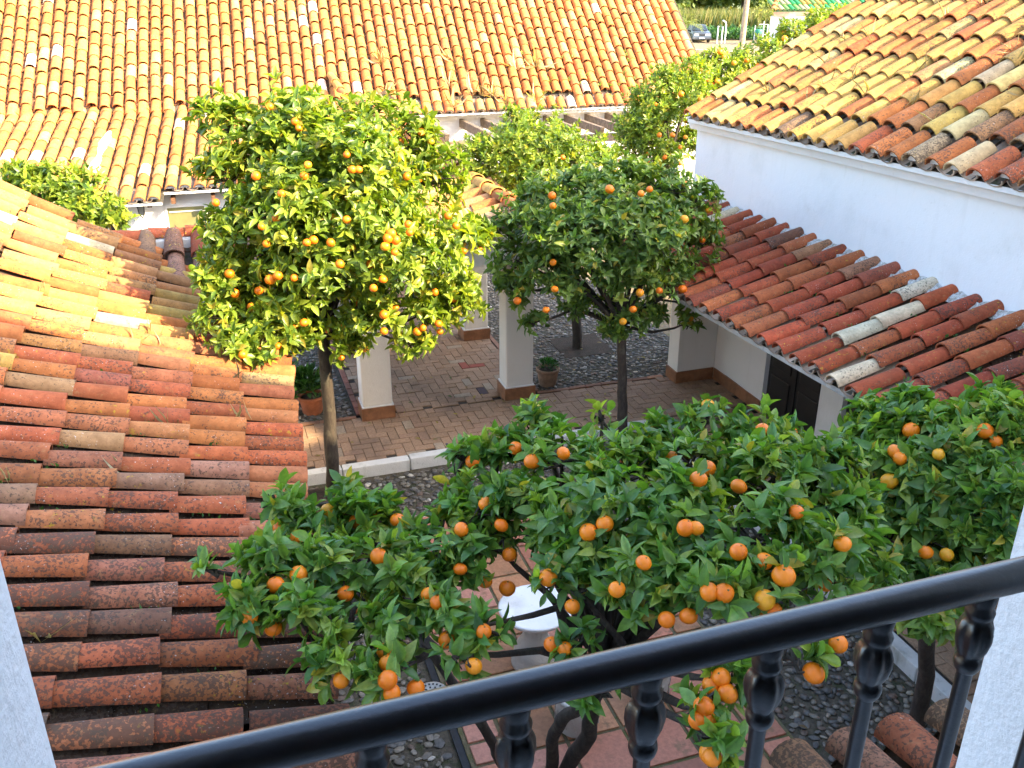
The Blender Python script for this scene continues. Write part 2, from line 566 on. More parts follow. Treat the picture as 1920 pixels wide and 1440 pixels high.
# ---------------------------------------------------------------- clay barrel tiles
def barrel(nseg=8, taper=0.80, h=0.42, t=0.07, inner=True):
    """unit cover tile: width 1 at the low end (y=0), length 1 up-slope, arch height h; separate patches keep edges crisp"""
    V = []; F = []; S = []
    def arc(w, y, hh, dz=0.0):
        return [(-w / 2 * math.cos(a), y, hh * math.sin(a) + dz) for a in [math.pi * i / nseg for i in range(nseg + 1)]]
    def patch(A, B, sm=True, flip=False):
        i = len(V); V.extend(A); V.extend(B); n = len(A)
        for k in range(n - 1):
            f = [i + k, i + n + k, i + n + k + 1, i + k + 1]
            F.append(f[::-1] if flip else f); S.append(sm)
    o0, o1 = arc(1.0, 0, h), arc(taper, 1, h * 0.86)
    i0, i1 = arc(1 - 2 * t, 0, h - t), arc(taper - 2 * t, 1, h * 0.86 - t)
    patch(o0, o1)
    patch(i0, o0, False)
    if inner:
        patch(i0, i1, True, True)
        # the long side edges
        for k in (0, -1):
            j = len(V); V.extend([o0[k], i0[k], i1[k], o1[k]]); F.append([j, j + 1, j + 2, j + 3]); S.append(False)
    return Tmpl(V, F, S)
TILE = barrel(9)
TILE_FAR = barrel(7, taper=.9, inner=False)
def flip_z(tm):
    V = tm.V.copy(); V[:, 2] *= -1; V[:, 0] *= -1
    V[:, 1] = V[:, 1]
    return Tmpl(V, [list(f) for f in tm.F], tm.sm)
PAN = flip_z(barrel(6, taper=0.9, inner=False))
def plug_tmpl(nseg=6, h=0.36):
    P = [(-0.46 * math.cos(a), 0.0, h * math.sin(a)) for a in [math.pi * i / nseg for i in range(nseg + 1)]]
    Q = [(x, 0.12, z) for x, y, z in P]
    V = P + Q; n = len(P)
    return Tmpl(V, [list(range(n))] + [[k + 1, k, n + k, n + k + 1] for k in range(n - 1)], [False] * n)
PLUG = plug_tmpl()

# leaf shapes: unit length, unit width
def leaf_full():
    V = [(0, 0, 0)]
    for y, w, z in ((.18, .30, .01), (.42, .5, .02), (.68, .40, 0.0), (.86, .2, -.03)):
        V += [(-w, y, z + .10 * w + .02), (0, y, z), (w, y, z + .10 * w + .02)]
    V.append((0, 1.0, -.07))
    F = [[0, 2, 1], [0, 3, 2]]
    for k in range(3):
        a = 1 + 3 * k; F += [[a, a + 1, a + 4, a + 3], [a + 1, a + 2, a + 5, a + 4]]
    F += [[10, 11, 13], [11, 12, 13]]
    return Tmpl(V, F, [True] * len(F))
def leaf_small():
    V = [(0, 0, 0), (-.5, .45, .09), (0, .5, 0), (.5, .45, .09), (0, 1, -.05)]
    return Tmpl(V, [[0, 2, 1], [0, 3, 2], [1, 2, 4], [2, 3, 4]], [True] * 4)
def leaf_var(curl, fold, twist):
    t = leaf_full(); V = t.V.copy()
    y = V[:, 1]; V[:, 2] += -curl * y * y + np.abs(V[:, 0]) * fold
    a = twist * y; x, z = V[:, 0].copy(), V[:, 2].copy()
    V[:, 0] = x * np.cos(a) - z * np.sin(a) + twist * .12 * y * y; V[:, 2] = x * np.sin(a) + z * np.cos(a)
    return Tmpl(V, t.F, t.sm)
LEAF, LEAF_S = leaf_full(), leaf_small()
LEAVES = [leaf_var(.08, .05, .1), leaf_var(.22, .18, -.25), leaf_var(-.08, .25, .25), leaf_var(.38, .08, .15)]


RED, ORA, TAN, PALE, BRN, MAR, YEL = (.42, .11, .045), (.50, .175, .055), (.48, .25, .10), (.58, .46, .28), (.26, .14, .08), (.29, .09, .06), (.57, .35, .10)
def pick(pal, lich, jit=0.12):
    """pal: list of (weight, colour)"""
    w = np.array([p[0] for p in pal], float); w /= w.sum()
    c = np.array(pal[int(rng.choice(len(pal), p=w))][1]) * (1 + rng.normal(0, jit))
    c = c * (1 + rng.normal(0, 0.04, 3))
    lo, hi = lich
    if c[1] > .34: lo, hi = lo * .2, hi * .5
    return [*np.clip(c, 0.01, 0.85), float(np.clip(lo + (hi - lo) * rng.random() ** 1.3, 0, 1.6))]

def frame(S, t, d, dl):
    p0, p1 = S(t, d), S(t, d + dl)
    y = p1 - p0; L = np.linalg.norm(y); y /= L
    x = S(t + 0.02, d) - S(t - 0.02, d); x -= y * (x @ y); x /= np.linalg.norm(x)
    z = np.cross(x, y)
    if z[2] < 0: x = -x; z = -z
    return p0, x, y, z

def tile_roof(parent, S, ts, nd, expo, width, pal, lich, keep=None, limit=300, far=False, pans=True, pan_col=(.12, .075, .045),
              roof_name='roof', bed=True, white_eave=True, arch=0.42, lift=0.02, t0=None, t1=None, d_off=0.0, palf=None, jit=1.0, plug_mat='lime', dmax=None, stagger=0.12):
    """S(t, d): point of the roof plane, t along the eave, d up the slope. Returns the roof part."""
    dt = abs(ts[1] - ts[0])
    # the mortar bed that carries the tiles
    mb = MB()
    ta, tb = (t0 if t0 is not None else min(ts) - dt * .5), (t1 if t1 is not None else max(ts) + dt * .5)
    Ld = dmax if dmax else nd * expo
    nt = max(2, int(abs(tb - ta) / 0.5)); ndv = max(3, int(Ld / 0.5))
    s0 = d_off + .03
    P = [[S(ta + (tb - ta) * i / nt, s0 + (Ld - s0) * j / ndv) - AZ * (0.05) for j in range(ndv + 1)] for i in range(nt + 1)]
    Q = [[p - AZ * 0.045 for p in row] for row in P]
    mb.grid(P); mb.grid(Q)
    for i in (0, nt):
        for j in range(ndv):
            mb.face([P[i][j], P[i][j + 1], Q[i][j + 1], Q[i][j]])
    roof = mb.build(roof_name, MT['bed'], parent)
    # the limewashed edge under the lowest tiles
    eb = MB()
    for i in range(nt):
        a, b, c, d_ = P[i][0], P[i + 1][0], Q[i + 1][0], Q[i][0]
        eb.face([a, b, c, d_])
    eb.build('eave_edge', MT[plug_mat], roof)
    M, T, Cc = [], [], []; M2, T2, C2 = [], [], []; M3, T3 = [], []
    for k, t in enumerate(ts):
        c_off = rng.uniform(-.5, .5) * expo * stagger
        base_w = width * (1 + rng.normal(0, 0.02))
        for j in range(nd):
            d = d_off + j * expo + c_off + rng.normal(0, 0.012) * jit
            if j == 0: d = d_off - 0.03 + rng.normal(0, 0.012) * jit
            L = expo * 1.16
            p0, x, y, z = frame(S, t, d, L)
            pc = p0 + y * L * .5
            if keep is not None and not keep(p0, p0 + y * L): continue
            # the low end rides on the tile below
            y2 = y * L - z * lift; y2n = y2 / np.linalg.norm(y2)
            yaw = rng.normal(0, 0.022) * jit; roll = rng.normal(0, 0.03) * jit
            x2 = x * math.cos(yaw) + y2n * math.sin(yaw); y3 = y2n * math.cos(yaw) - x * math.sin(yaw)
            z2 = np.cross(x2, y3)
            x3 = x2 * math.cos(roll) + z2 * math.sin(roll); z3 = np.cross(x3, y3)
            w = base_w * (1 + rng.normal(0, 0.025) * jit)
            M.append(np.stack([x3 * w, y3 * L, z3 * w * (1 + rng.normal(0, .05))], 1))
            T.append(p0 + z * (lift + 0.012 + rng.normal(0, 0.003) * jit) + x * rng.normal(0, 0.006) * jit)
            pl, li = (palf(p0, j) if palf else (pal, lich))
            Cc.append(pick(pl, li))
            if j == 0 and white_eave:
                M3.append(np.stack([x * w * .84, y * w * .5, z * w * .70], 1)); T3.append(p0 + y * 0.045 + z * (lift + 0.004))
        if pans and k < len(ts) - 1:
            tm = (t + ts[k + 1]) / 2
            gap = abs(ts[k + 1] - t)
            for j in range(nd):
                d = d_off + (j + .45) * expo if j else d_off + (0.0 if far else -.005)
                L = expo * 1.15 if j else expo * 1.5
                p0, x, y, z = frame(S, tm, d, L)
                if keep is not None and not keep(p0, p0 + y * L): continue
                w = max(gap * 0.86, 0.1)
                M2.append(np.stack([x * w, y * L - z * 0.012, z * w * .85], 1))
                T2.append(p0 + z * (0.036 if j else 0.03) + z * rng.normal(0, .003))
                c = np.array(pan_col if j or not white_eave else (.36, .30, .24)) * (1 + rng.normal(0, .2)); c = np.clip(c, .01, .7)
                C2.append([*c, 1.0 if j or not white_eave else 0.0])
    tm = TILE_FAR if far else TILE
    if M: populate(roof, 'tile', 'tile_field', tm, M, T, Cc, MT['tile_o'], MT['tile_v'], limit)
    if M2:
        o = bpy.data.objects.new('channel_tiles', joined_mesh('channel_tiles', PAN, np.array(M2), np.array(T2), np.array(C2), MT['tile_v']))
        tag(o, kind='stuff'); link(o, roof)
    if M3:
        o = bpy.data.objects.new('eave_mortar', joined_mesh('eave_mortar', PLUG, np.array(M3), np.array(T3), np.ones((len(M3), 4)), MT[plug_mat]))
        tag(o, kind='stuff'); link(o, roof)
    return roof

def ridge_tiles(roof, pts, width, expo, pal, lich, lift=0.03, name='ridge_tile'):
    """a row of barrel tiles along a line"""
    pts = [np.asarray(p, float) for p in pts]
    seg = [np.linalg.norm(b - a) for a, b in zip(pts, pts[1:])]
    tot = sum(seg); n = max(1, int(tot / expo))
    me = TILE.mesh(name, MT['tile_o'])
    def at(s):
        for a, b, l in zip(pts, pts[1:], seg):
            if s <= l: return a + (b - a) * s / l
            s -= l
        return pts[-1] + (pts[-1] - pts[-2]) / seg[-1] * s
    for i in range(n):
        p, q = at(i * expo), at(i * expo + expo * 1.14)
        y = q - p; L = np.linalg.norm(y); y /= L
        x = np.cross(y, AZ); x /= np.linalg.norm(x); z = np.cross(x, y)
        y = (y * L - z * lift) / L; z = np.cross(x, y)
        o = bpy.data.objects.new(name, me)
        T = p + z * lift
        o.matrix_basis = Matrix([[*(x[r] * width, y[r] * L, z[r] * width), T[r]] for r in range(3)] + [[0, 0, 0, 1]])
        o.color = pick(pal, lich)
        link(o, roof)

# ---------------------------------------------------------------- ground, paths, courtyard
rngp = np.random.default_rng(5)
g = MB()
nx = 24
g.face([(-420, -60, -0.16), (420, -60, -0.16), (420, 700, -0.16), (-420, 700, -0.16)])
structure(g.build('ground', MT['sand']))
g = MB(); g.face([(-420, 106, -0.14), (420, 106, -0.14), (420, 690, -0.14), (-420, 690, -0.14)]); structure(g.build('field', MT['field']))
g = MB(); g.box(-3.0, 6.1, 0.9, 8.80, -0.155, -0.125)
court = structure(g.build('courtyard_pavement', MT['ground']))
g = MB(); g.box(-2.6, 1.36, 10.02, 16.3, -0.155, -0.03); g.box(3.62, 6.2, 10.02, 19.4, -0.155, -0.03)
farcourt = structure(g.build('far_courtyard_pavement', MT['ground']))

# the raised herringbone walkway: along the pillars, back between them, and down the right side
AREAS = [(0.2, 6.02, 8.88, 10.0), (1.38, 3.6, 10.0, 17.0), (4.77, 6.02, 1.2, 8.88)]
g = MB()
for a in AREAS: g.box(a[0], a[1], a[2] + .002, a[3] - .002, -0.155, -0.014)
walk = structure(g.build('brick_walkway', MT['joint']))
BOX = None
def box_tmpl(bev=0.06):
    V = [(-.5, -.5, 0), (.5, -.5, 0), (.5, .5, 0), (-.5, .5, 0), (-.5, -.5, .8), (.5, -.5, .8), (.5, .5, .8), (-.5, .5, .8),
         (-.5 + bev, -.5 + bev, 1), (.5 - bev, -.5 + bev, 1), (.5 - bev, .5 - bev, 1), (-.5 + bev, .5 - bev, 1)]
    F = [[0, 1, 5, 4], [1, 2, 6, 5], [2, 3, 7, 6], [3, 0, 4, 7], [4, 5, 9, 8], [5, 6, 10, 9], [6, 7, 11, 10], [7, 4, 8, 11], [8, 9, 10, 11]]
    return Tmpl(V, F, [False] * 9)
BRICK = box_tmpl(0.035)
un = 0.112
M, T, Cc = [], [], []
def area_of(u, v):
    for a in AREAS:
        if a[0] <= u <= a[1] and a[2] <= v <= a[3]: return a
    return None
def add_brick(u0, u1, v0, v1, col=None):
    gap = 0.006
    du, dv = u1 - u0 - gap, v1 - v0 - gap
    if du < 0.03 or dv < 0.03: return
    c = W((u0 + u1) / 2, (v0 + v1) / 2, -0.014)
    tx, ty = rngp.normal(0, 0.008, 2)
    z = AZ + AU * tx + AV * ty; z /= np.linalg.norm(z)
    x = AU - z * (AU @ z); x /= np.linalg.norm(x); y = np.cross(z, x)
    M.append(np.stack([x * du, y * dv, z * (0.016 + rngp.uniform(-.003, .003))], 1)); T.append(c)
    if col is None:
        p = rngp.random()
        col = np.array((.33, .205, .122) if p < .6 else (.355, .225, .138) if p < .85 else (.31, .19, .12) if p < .96 else (.36, .275, .19)) * (1 + rngp.normal(0, .06))
    Cc.append([*col, 1])
for i in range(-10, 200):
    for j in range(-10, 200):
        c = (i - j) % 4
        if c == 0: q = (i, i + 2, j, j + 1)
        elif c == 3: q = (i, i + 1, j, j + 2)
        else: continue
        u0, u1, v0, v1 = q[0] * un, q[1] * un, q[2] * un + .9, q[3] * un + .9
        a = area_of((u0 + u1) / 2, (v0 + v1) / 2)
        if a is None: continue
        # the outer edges of the walk are trimmed by a border course
        lo_v = a[2] + (0.0 if a[2] < 8.9 else 0) ; hi_v = a[3]
        u0, u1 = max(u0, a[0]), min(u1, a[1]); v0, v1 = max(v0, a[2]), min(v1, a[3])
        col = None
        cu, cv = (u0 + u1) / 2, (v0 + v1) / 2
        if 2.95 < cu < 3.3 and 11.05 < cv < 11.25: col = (.30, .075, .045)
        if 2.75 < cu < 2.95 and 10.55 < cv < 10.62: col = (.36, .15, .08)
        if 2.92 < cu < 3.05 and 10.28 < cv < 10.42: col = (.06, .035, .04)
        add_brick(u0, u1, v0, v1, col)
# single border course along the back edge of the front walk
for (ua, ub) in ((0.2, 1.3), (3.62, 5.4)):
    k = int((ub - ua) / .2)
    for i in range(k):
        add_brick(ua + (ub - ua) * i / k, ua + (ub - ua) * (i + 1) / k, 10.003, 10.075, np.array((.26, .125, .07)) * (1 + rngp.normal(0, .15)))
for i in range(30):
    add_brick(1.31, 1.378, 10.1 + i * .2, 10.1 + (i + 1) * .2, np.array((.27, .10, .06)) * (1 + rngp.normal(0, .15)))
    add_brick(3.602, 3.67, 10.1 + i * .2, 10.1 + (i + 1) * .2, np.array((.25, .13, .08)) * (1 + rngp.normal(0, .15)))
g = MB(); g.box(.2, 1.3, 10.0, 10.08, -.155, -.016); g.box(3.62, 5.4, 10.0, 10.08, -.155, -.016); g.box(1.30, 1.378, 10.08, 16.2, -.155, -.016); g.box(3.602, 3.675, 10.08, 16.2, -.155, -.016)
o = g.build('border_bed', MT['joint'], walk)
populate(walk, 'brick', 'brick_field', BRICK, M, T, Cc, MT['brick_o'], MT['brick_v'], 300)

# white kerb stones
kerb = MB(); kerb.box(.2, 4.77, 8.80, 8.88, -.155, -.03); kerb.box(4.69, 4.77, 1.2, 8.80, -.155, -.03)
kerb = structure(kerb.build('kerb', MT['mortar']))
def kerb_run(fixed, a, b, along_u):
    n = max(1, round((b - a) / .78)); 
    for i in range(n):
        s0, s1 = a + (b - a) * i / n + .006, a + (b - a) * (i + 1) / n - .006
        jz = rngp.normal(0, .003); jo = rngp.normal(0, .004)
        m = MB()
        if along_u: m.box(s0, s1, fixed - .115 + jo, fixed + .008 + jo, -.15, .012 + jz)
        else: m.box(fixed - .115 + jo, fixed + .008 + jo, s0, s1, -.15, .012 + jz)
        m.build('kerb_stone', MT['kerb'], kerb, bevel=.012)
kerb_run(8.87, .2, 4.655, True)
kerb_run(4.765, 1.2, 8.875, False)

# terracotta patio with a border of half tiles
patio = MB(); patio.box(1.18, 3.42, 1.0, 7.55, -.15, -.088)
patio = structure(patio.build('terracotta_patio', MT['grout']))
ptm = box_tmpl(0.02).mesh('floor_tile', MT['patio'])
def ptile(u0, u1, v0, v1):
    gp = .030
    c = W((u0 + u1) / 2, (v0 + v1) / 2, -.088)
    o = bpy.data.objects.new('floor_tile', ptm)
    z = AZ + AU * rngp.normal(0, .004) + AV * rngp.normal(0, .004); z /= np.linalg.norm(z)
    x = AU - z * (AU @ z); x /= np.linalg.norm(x); y = np.cross(z, x)
    m = np.stack([x * (u1 - u0 - gp), y * (v1 - v0 - gp), z * .016], 1)
    o.matrix_basis = Matrix([[*m[r], c[r]] for r in range(3)] + [[0, 0, 0, 1]])
    p = rngp.random()
    col = np.array((.42, .165, .095) if p < .5 else (.46, .21, .145) if p < .8 else (.38, .18, .085)) * (1 + rngp.normal(0, .1))
    o.color = [*np.clip(col, .02, .8), 1]
    link(o, patio)
ss = .40
us = np.arange(1.44, 3.1, ss); 
for i in range(16):
    v0 = 1.3 + i * ss
    for k in range(4):
        ptile(1.46 + k * .42, 1.46 + (k + 1) * .42, v0, v0 + ss)
for i in range(31):
    v0 = 1.2 + i * .205
    ptile(1.2, 1.455, v0, v0 + .205); ptile(3.145, 3.40, v0, v0 + .205)

# cobbles set in mortar
def stone_tmpl():
    bm = bmesh.new(); bmesh.ops.create_icosphere(bm, subdivisions=1, radius=1.0)
    V = np.array([v.co[:] for v in bm.verts]); F = [[v.index for v in f.verts] for f in bm.faces]; bm.free()
    V[:, 2] = np.where(V[:, 2] > 0, V[:, 2] * .8, V[:, 2] * .5)
    V *= (1 + np.random.default_rng(3).normal(0, .07, (len(V), 1)))
    return Tmpl(V, F)
STONE = stone_tmpl()
def cobbles(parent, regions, z, size, cell, skip=None, limit=300, light=.10, grow=1.0):
    M, T, Cc = [], [], []
    for (u0, u1, v0, v1) in regions:
        nu, nv = int((u1 - u0) / cell), int((v1 - v0) / cell)
        for i in range(nu):
            for j in range(nv):
                u = u0 + (i + .5 + rngp.uniform(-.42, .42)) * cell; v = v0 + (j + .5 + rngp.uniform(-.42, .42)) * cell
                if skip and skip(u, v): continue
                if rngp.random() < .08: continue
                a = rngp.uniform(0, math.pi)
                l = size * rngp.uniform(.7, 1.45); w = l * rngp.uniform(.45, .85); h = size * rngp.uniform(.3, .5)
                x = AU * math.cos(a) + AV * math.sin(a); y = np.cross(AZ, x)
                z_ = AZ + x * rngp.normal(0, .15) + y * rngp.normal(0, .15); z_ /= np.linalg.norm(z_)
                M.append(np.stack([x * l, y * w, z_ * h], 1)); T.append(W(u, v, z + rngp.uniform(-.4, .25) * h))
                p = rngp.random()
                c = np.array((.095, .088, .076) if p < .40 else (.155, .135, .105) if p < .72 else (.225, .195, .145) if p < .91 else (.15, .10, .07) if p < .96 else (.48, .44, .37))
                c = c * (1 + rngp.normal(0, .18)); Cc.append([*np.clip(c, .02, .8), 1])
    populate(parent, 'stone', 'stone_field', STONE, M, T, Cc, MT['cobble_o'], MT['cobble_v'], limit)
cobbles(court, [(.1, 1.12, 3.0, 8.75), (3.46, 4.64, 1.6, 8.75), (1.12, 3.46, 7.6, 8.75)], -.118, .037, .064,
        skip=lambda u, v: (.45 < u < 1.05 and 7.75 < v < 8.65))
cobbles(farcourt, [(-.2, 1.29, 10.09, 13.2), (3.68, 6.2, 10.09, 16)], -.026, .034, .064, limit=300,
        skip=lambda u, v: (4.42 < u < 5.16 and 11.05 < v < 11.85))
g = MB(); g.box(.45, 1.05, 7.75, 8.65, -.12, -.112); structure(g.build('soil_bed', MT['soil']))
g = MB(); g.box(4.42, 5.16, 11.05, 11.85, -.029, -.02); structure(g.build('soil_bed', MT['soil']))
# a narrow dark drain strip beside the patio
g = MB(); g.box(1.125, 1.178, 1.2, 7.5, -.13, -.10); structure(g.build('drain_channel', MT['iron']))

# ---------------------------------------------------------------- the house the photograph is taken from
own = thing('white_house', 'white plastered house front framing the view, its window jambs at both edges', 'house', W(0, .75, 3.1))
def wall_run(name, u0, u1, zb, mat):
    # the wall's unseen top edge, its heights shaped to cast the courtyard's shadow line
    prof = [(-7, 9.0), (3.5, 9.35), (5.16, 8.55), (6.44, 7.9), (7.1, 7.55), (8.9, 7.55), (9.45, 8.0), (10.2, 8.25), (10.9, 9.05), (11.3, 10.6), (13, 10.5), (14.2, 10.2), (20, 10.2)]
    top = lambda u: float(np.interp(u, [p[0] for p in prof], [p[1] for p in prof]))
    us = [u0] + [p[0] for p in prof if u0 + .01 < p[0] < u1 - .01] + [u1]
    m = MB()
    F0 = [W(u, .95, zb) for u in us]; F1 = [W(u, .95, top(u)) for u in us]; B0 = [W(u, .55, zb) for u in us]; B1 = [W(u, .55, top(u)) for u in us]
    for i in range(len(us) - 1):
        m.face([F0[i + 1], F0[i], F1[i], F1[i + 1]]); m.face([B0[i], B0[i + 1], B1[i + 1], B1[i]]); m.face([F1[i + 1], F1[i], B1[i], B1[i + 1]]); m.face([F0[i], F0[i + 1], B0[i + 1], B0[i]])
    m.face([F0[0], B0[0], B1[0], F1[0]]); m.face([B0[-1], F0[-1], F1[-1], B1[-1]])
    return m.build(name, mat, own)
wall_run('wall', -7, -.267, -.15, MT['jamb']); wall_run('wall', 1.18, 20, -.15, MT['jamb'])
wall_run('lintel', -.266, 1.179, 5.6, MT['white'])
m = MB(); m.box(-.266, 1.179, .55, .949, -.15, 3.1); m.build('parapet_wall', MT['white'], own)
m = MB()
m.box(-7, 6.0, -7, .5499, 3.0, 3.1)
m.box(-7, -6.7, -7, .5499, 3.1, 6.1); m.box(-6.7, 6.0, -7, -6.7, 3.1, 6.1); m.box(5.8, 6.0, -6.7, .5499, 3.1, 6.1)
m.build('room_shell', MT['white'], own)
m = MB(); m.box(-7, 6.0, -7.0, .5499, 6.1, 6.25); m.build('roof_slab', MT['white'], own)

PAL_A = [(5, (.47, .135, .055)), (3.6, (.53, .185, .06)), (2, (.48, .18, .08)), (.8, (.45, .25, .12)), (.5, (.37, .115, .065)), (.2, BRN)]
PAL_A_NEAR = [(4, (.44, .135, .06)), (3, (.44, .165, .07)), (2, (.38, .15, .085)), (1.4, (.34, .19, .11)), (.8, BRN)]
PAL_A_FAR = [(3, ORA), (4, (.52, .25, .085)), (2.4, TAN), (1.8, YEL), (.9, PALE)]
PAL_C = [(7, (.38, .085, .038)), (4, (.42, .125, .05)), (1.2, (.30, .085, .05)), (.8, (.36, .17, .09)), (1.3, (.64, .55, .38)), (.2, BRN)]
PAL_D = [(4.5, YEL), (3, (.54, .29, .09)), (2.4, ORA), (1.4, (.57, .41, .17)), (.35, RED)]
PAL_D_NEAR = [(2.4, (.50, .40, .22)), (3, ORA), (2, (.42, .22, .10)), (1.0, RED), (1.0, (.28, .19, .11)), (1.4, YEL)]
PAL_Z = [(6, (.54, .225, .065)), (4, (.56, .255, .08)), (1.0, (.51, .19, .055)), (1.2, (.60, .35, .14)), (.5, (.74, .64, .50))]

# the small tiled canopy below the balcony
def S_G(t, d): return W(t, 2.28 - d, 1.86 + .27 * d)
G_ts = np.arange(1.95, 6.0, .262)
tile_roof(own, S_G, G_ts, 4, .36, .19, [(1, (.36, .13, .07)), (2, (.30, .17, .10)), (2, (.38, .29, .19)), (2, BRN)], (.8, 1.4), roof_name='canopy_roof', limit=60, jit=1.3, white_eave=False, dmax=1.38, pan_col=(.10, .065, .04))
# railing
rail = thing('balcony_railing', 'glossy black iron balcony railing with round handrail and knuckled balusters', 'railing', W(.45, .82, 3.1))
m = MB()
m.tube([W(-.268 + .1 * i, .82, 4.012) for i in range(15)] + [W(1.181, .82, 4.012)], .0246, 28)
m.build('handrail', MT['rail'], rail)
m = MB(); m.tube([W(-.268, .82, 3.2), W(1.181, .82, 3.2)], .013, 10); m.build('bottom_rail', MT['rail'], rail)
prof = [(.0125, 3.2), (.0125, 3.955), (.016, 3.958), (.0195, 3.964), (.0215, 3.972), (.0205, 3.981), (.0165, 3.986), (.0195, 3.992), (.0245, 4.006), (.0275, 4.022), (.0268, 4.036), (.0225, 4.048), (.0175, 4.054), (.0215, 4.060), (.0225, 4.068), (.0185, 4.076), (.0195, 4.083), (.021, 4.095), (.02, 4.1)]
bal = MB(); bal.lathe((0, 0, 0), [(r * .93, z - 3.2) for r, z in prof], 36)
bal.V = [(v[0] * (1 + .09 * math.cos(6 * math.atan2(v[1], v[0])) * (1 if .79 < v[2] < .852 else 0)), v[1] * (1 + .09 * math.cos(6 * math.atan2(v[1], v[0])) * (1 if .79 < v[2] < .852 else 0)), v[2]) for v in bal.V]
bme = None
for k in range(8):
    u = -.084 + .1785 * k
    if bme is None:
        o = bal.build('baluster', MT['rail'], None); bme = o.data
        bpy.data.objects.remove(o)
    o = bpy.data.objects.new('baluster', bme)
    p = W(u, .82, 3.096); o.matrix_basis = Matrix.Translation(Vector(p)) @ Matrix.Rotation(.7 * k, 4, 'Z')
    link(o, rail)

# ---------------------------------------------------------------- left wing with its valley
wing = thing('tiled_wing', 'low tiled wing on the left with mottled red barrel tiles running to a valley', 'house', W(-.1, 5.5, -.15))
def ueA(v): return .23 + .0405 * (v - 3.27)
def zA(v, d):
    f = min(max((v - 2) / 8.1, 0), 1.1)
    a = .235 + .077 * f
    b = .089 * max(0, (v - 5.2) / 4.9) ** 1.1
    return 1.75 + a * d + b * d * d
def S_A(t, d): return W(ueA(t) - d, t, zA(t, d))
ZB0, VB, VK, KB = 2.385, 10.1, 8.60, .425
def zB(v): return ZB0 - (VB - v) * KB
def zA_at(p):
    u, v = p @ AU, p @ AV
    return zA(v, max(ueA(v) - u, 0)) if u < ueA(v) else 1.7
def keepA(p, q):
    if p @ AV < VK - .1: return True
    r = p if p[2] > q[2] else q
    m_ = (p + q) / 2
    return max(m_[2] - zB(m_ @ AV), q[2] - zB(q @ AV)) > -.03
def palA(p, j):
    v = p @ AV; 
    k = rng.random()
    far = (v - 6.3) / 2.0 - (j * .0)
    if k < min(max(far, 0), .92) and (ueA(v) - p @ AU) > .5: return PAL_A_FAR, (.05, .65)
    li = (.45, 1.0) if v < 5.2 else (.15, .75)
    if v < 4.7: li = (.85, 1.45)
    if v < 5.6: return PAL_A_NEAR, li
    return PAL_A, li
A_ts = np.arange(1.15, 10.06, .229)
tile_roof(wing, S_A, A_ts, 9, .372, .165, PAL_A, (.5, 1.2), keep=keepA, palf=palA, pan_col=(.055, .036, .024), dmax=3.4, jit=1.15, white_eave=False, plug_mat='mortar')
def S_B(t, d): return W(t, VK + d, ZB0 - (VB - VK) * KB + KB * d)
def keepB(p, q):
    m_ = (p + q) / 2
    return max(m_[2] - zA_at(m_), q[2] - zA_at(q)) > -.02
B_ts = np.array([-1.28, -1.01, -.74, -.47, -.20, .07, .34])
rb = tile_roof(wing, S_B, B_ts, 4, .36, .205, [(3, RED), (2, (.36, .2, .12)), (2, BRN)], (.3, .9), keep=keepB, t0=-1.1, t1=.5, dmax=1.5, pan_col=(.16, .085, .05))
m = MB()
m.hexa([W(-1.06, 9.93, 2.25), W(.5, 9.93, 2.25), W(.5, 10.16, 2.3), W(-1.06, 10.16, 2.3), W(-1.06, 9.95, 2.345), W(.5, 9.95, 2.345), W(.5, 10.16, 2.41), W(-1.06, 10.16, 2.41)])
m.build('ridge_mortar', MT['mortar'], rb)
ridge_tiles(rb, [W(-1.08, 10.09, 2.365), W(.5, 10.09, 2.365)], .20, .37, [(3, RED), (2, (.42, .2, .12))], (.1, .5), lift=.016)
# verge tiles along the far gable of the wing
m = MB()
m.box(-6, ueA(5) - .28, 1.0, 10.05, -.15, 1.7); m.build('wall', MT['white'], wing)
m = MB(); m.box(ueA(5) - .28, .35, 9.15, 10.05, -.15, 1.7); m.build('wall', MT['white'], wing)
pts = [W(ueA(10.06) - d, 10.06, zA(10.06, d) - .1) for d in np.linspace(.5, 3.4, 9)]
m = MB()
for a, b in zip(pts, pts[1:]): m.face([a - AZ * (a[2] - 1.6), a, b, b - AZ * (b[2] - 1.6)])
m.build('gable_wall', MT['white'], wing)

# ---------------------------------------------------------------- right house: upper roof, white wall, lean-to
rh = thing('white_right_house', 'white house on the right with sunlit yellow tile roof above and red tiled lean-to below', 'house', W(6.1, 7.5, -.15))
def S_D(t, d): return W(5.95 + d, t, 3.23 + (10.88 - t) * .024 + .555 * d)
D_ts = np.arange(10.80, 1.0, -.257)
def palD(p, j):
    v, u = p @ AV, p @ AU
    s = (9.3 - v) / 3.2 - (u - 5.95) * .35
    if rng.random() < min(max(s, 0), .9): return PAL_D_NEAR, (.35, 1.15)
    return PAL_D, (.0, .65)
tile_roof(rh, S_D, D_ts, 11, .335, .205, PAL_D, (.1, .9), palf=palD, t0=10.93, t1=1.0, pan_col=(.22, .12, .06))
def zeC(v): return 1.73 + (7.51 - v) * .035
def S_C(t, d): return W(4.65 + d, t, zeC(t) + d * (.297 + .0112 * (t - 5.42)))
C_ts = np.arange(10.4, 1.1, -.262)
tile_roof(rh, S_C, C_ts, 4, .388, .192, PAL_C, (.2, .95), roof_name='lean_to_roof', pan_col=(.075, .045, .028), dmax=1.54, t0=10.5, t1=1.0, plug_mat='mortar')
m = MB(); m.box(6.2, 9.6, 1.0, 11.05, -.15, 3.18); m.build('upper_wall', MT['white'], rh)
m = MB(); 
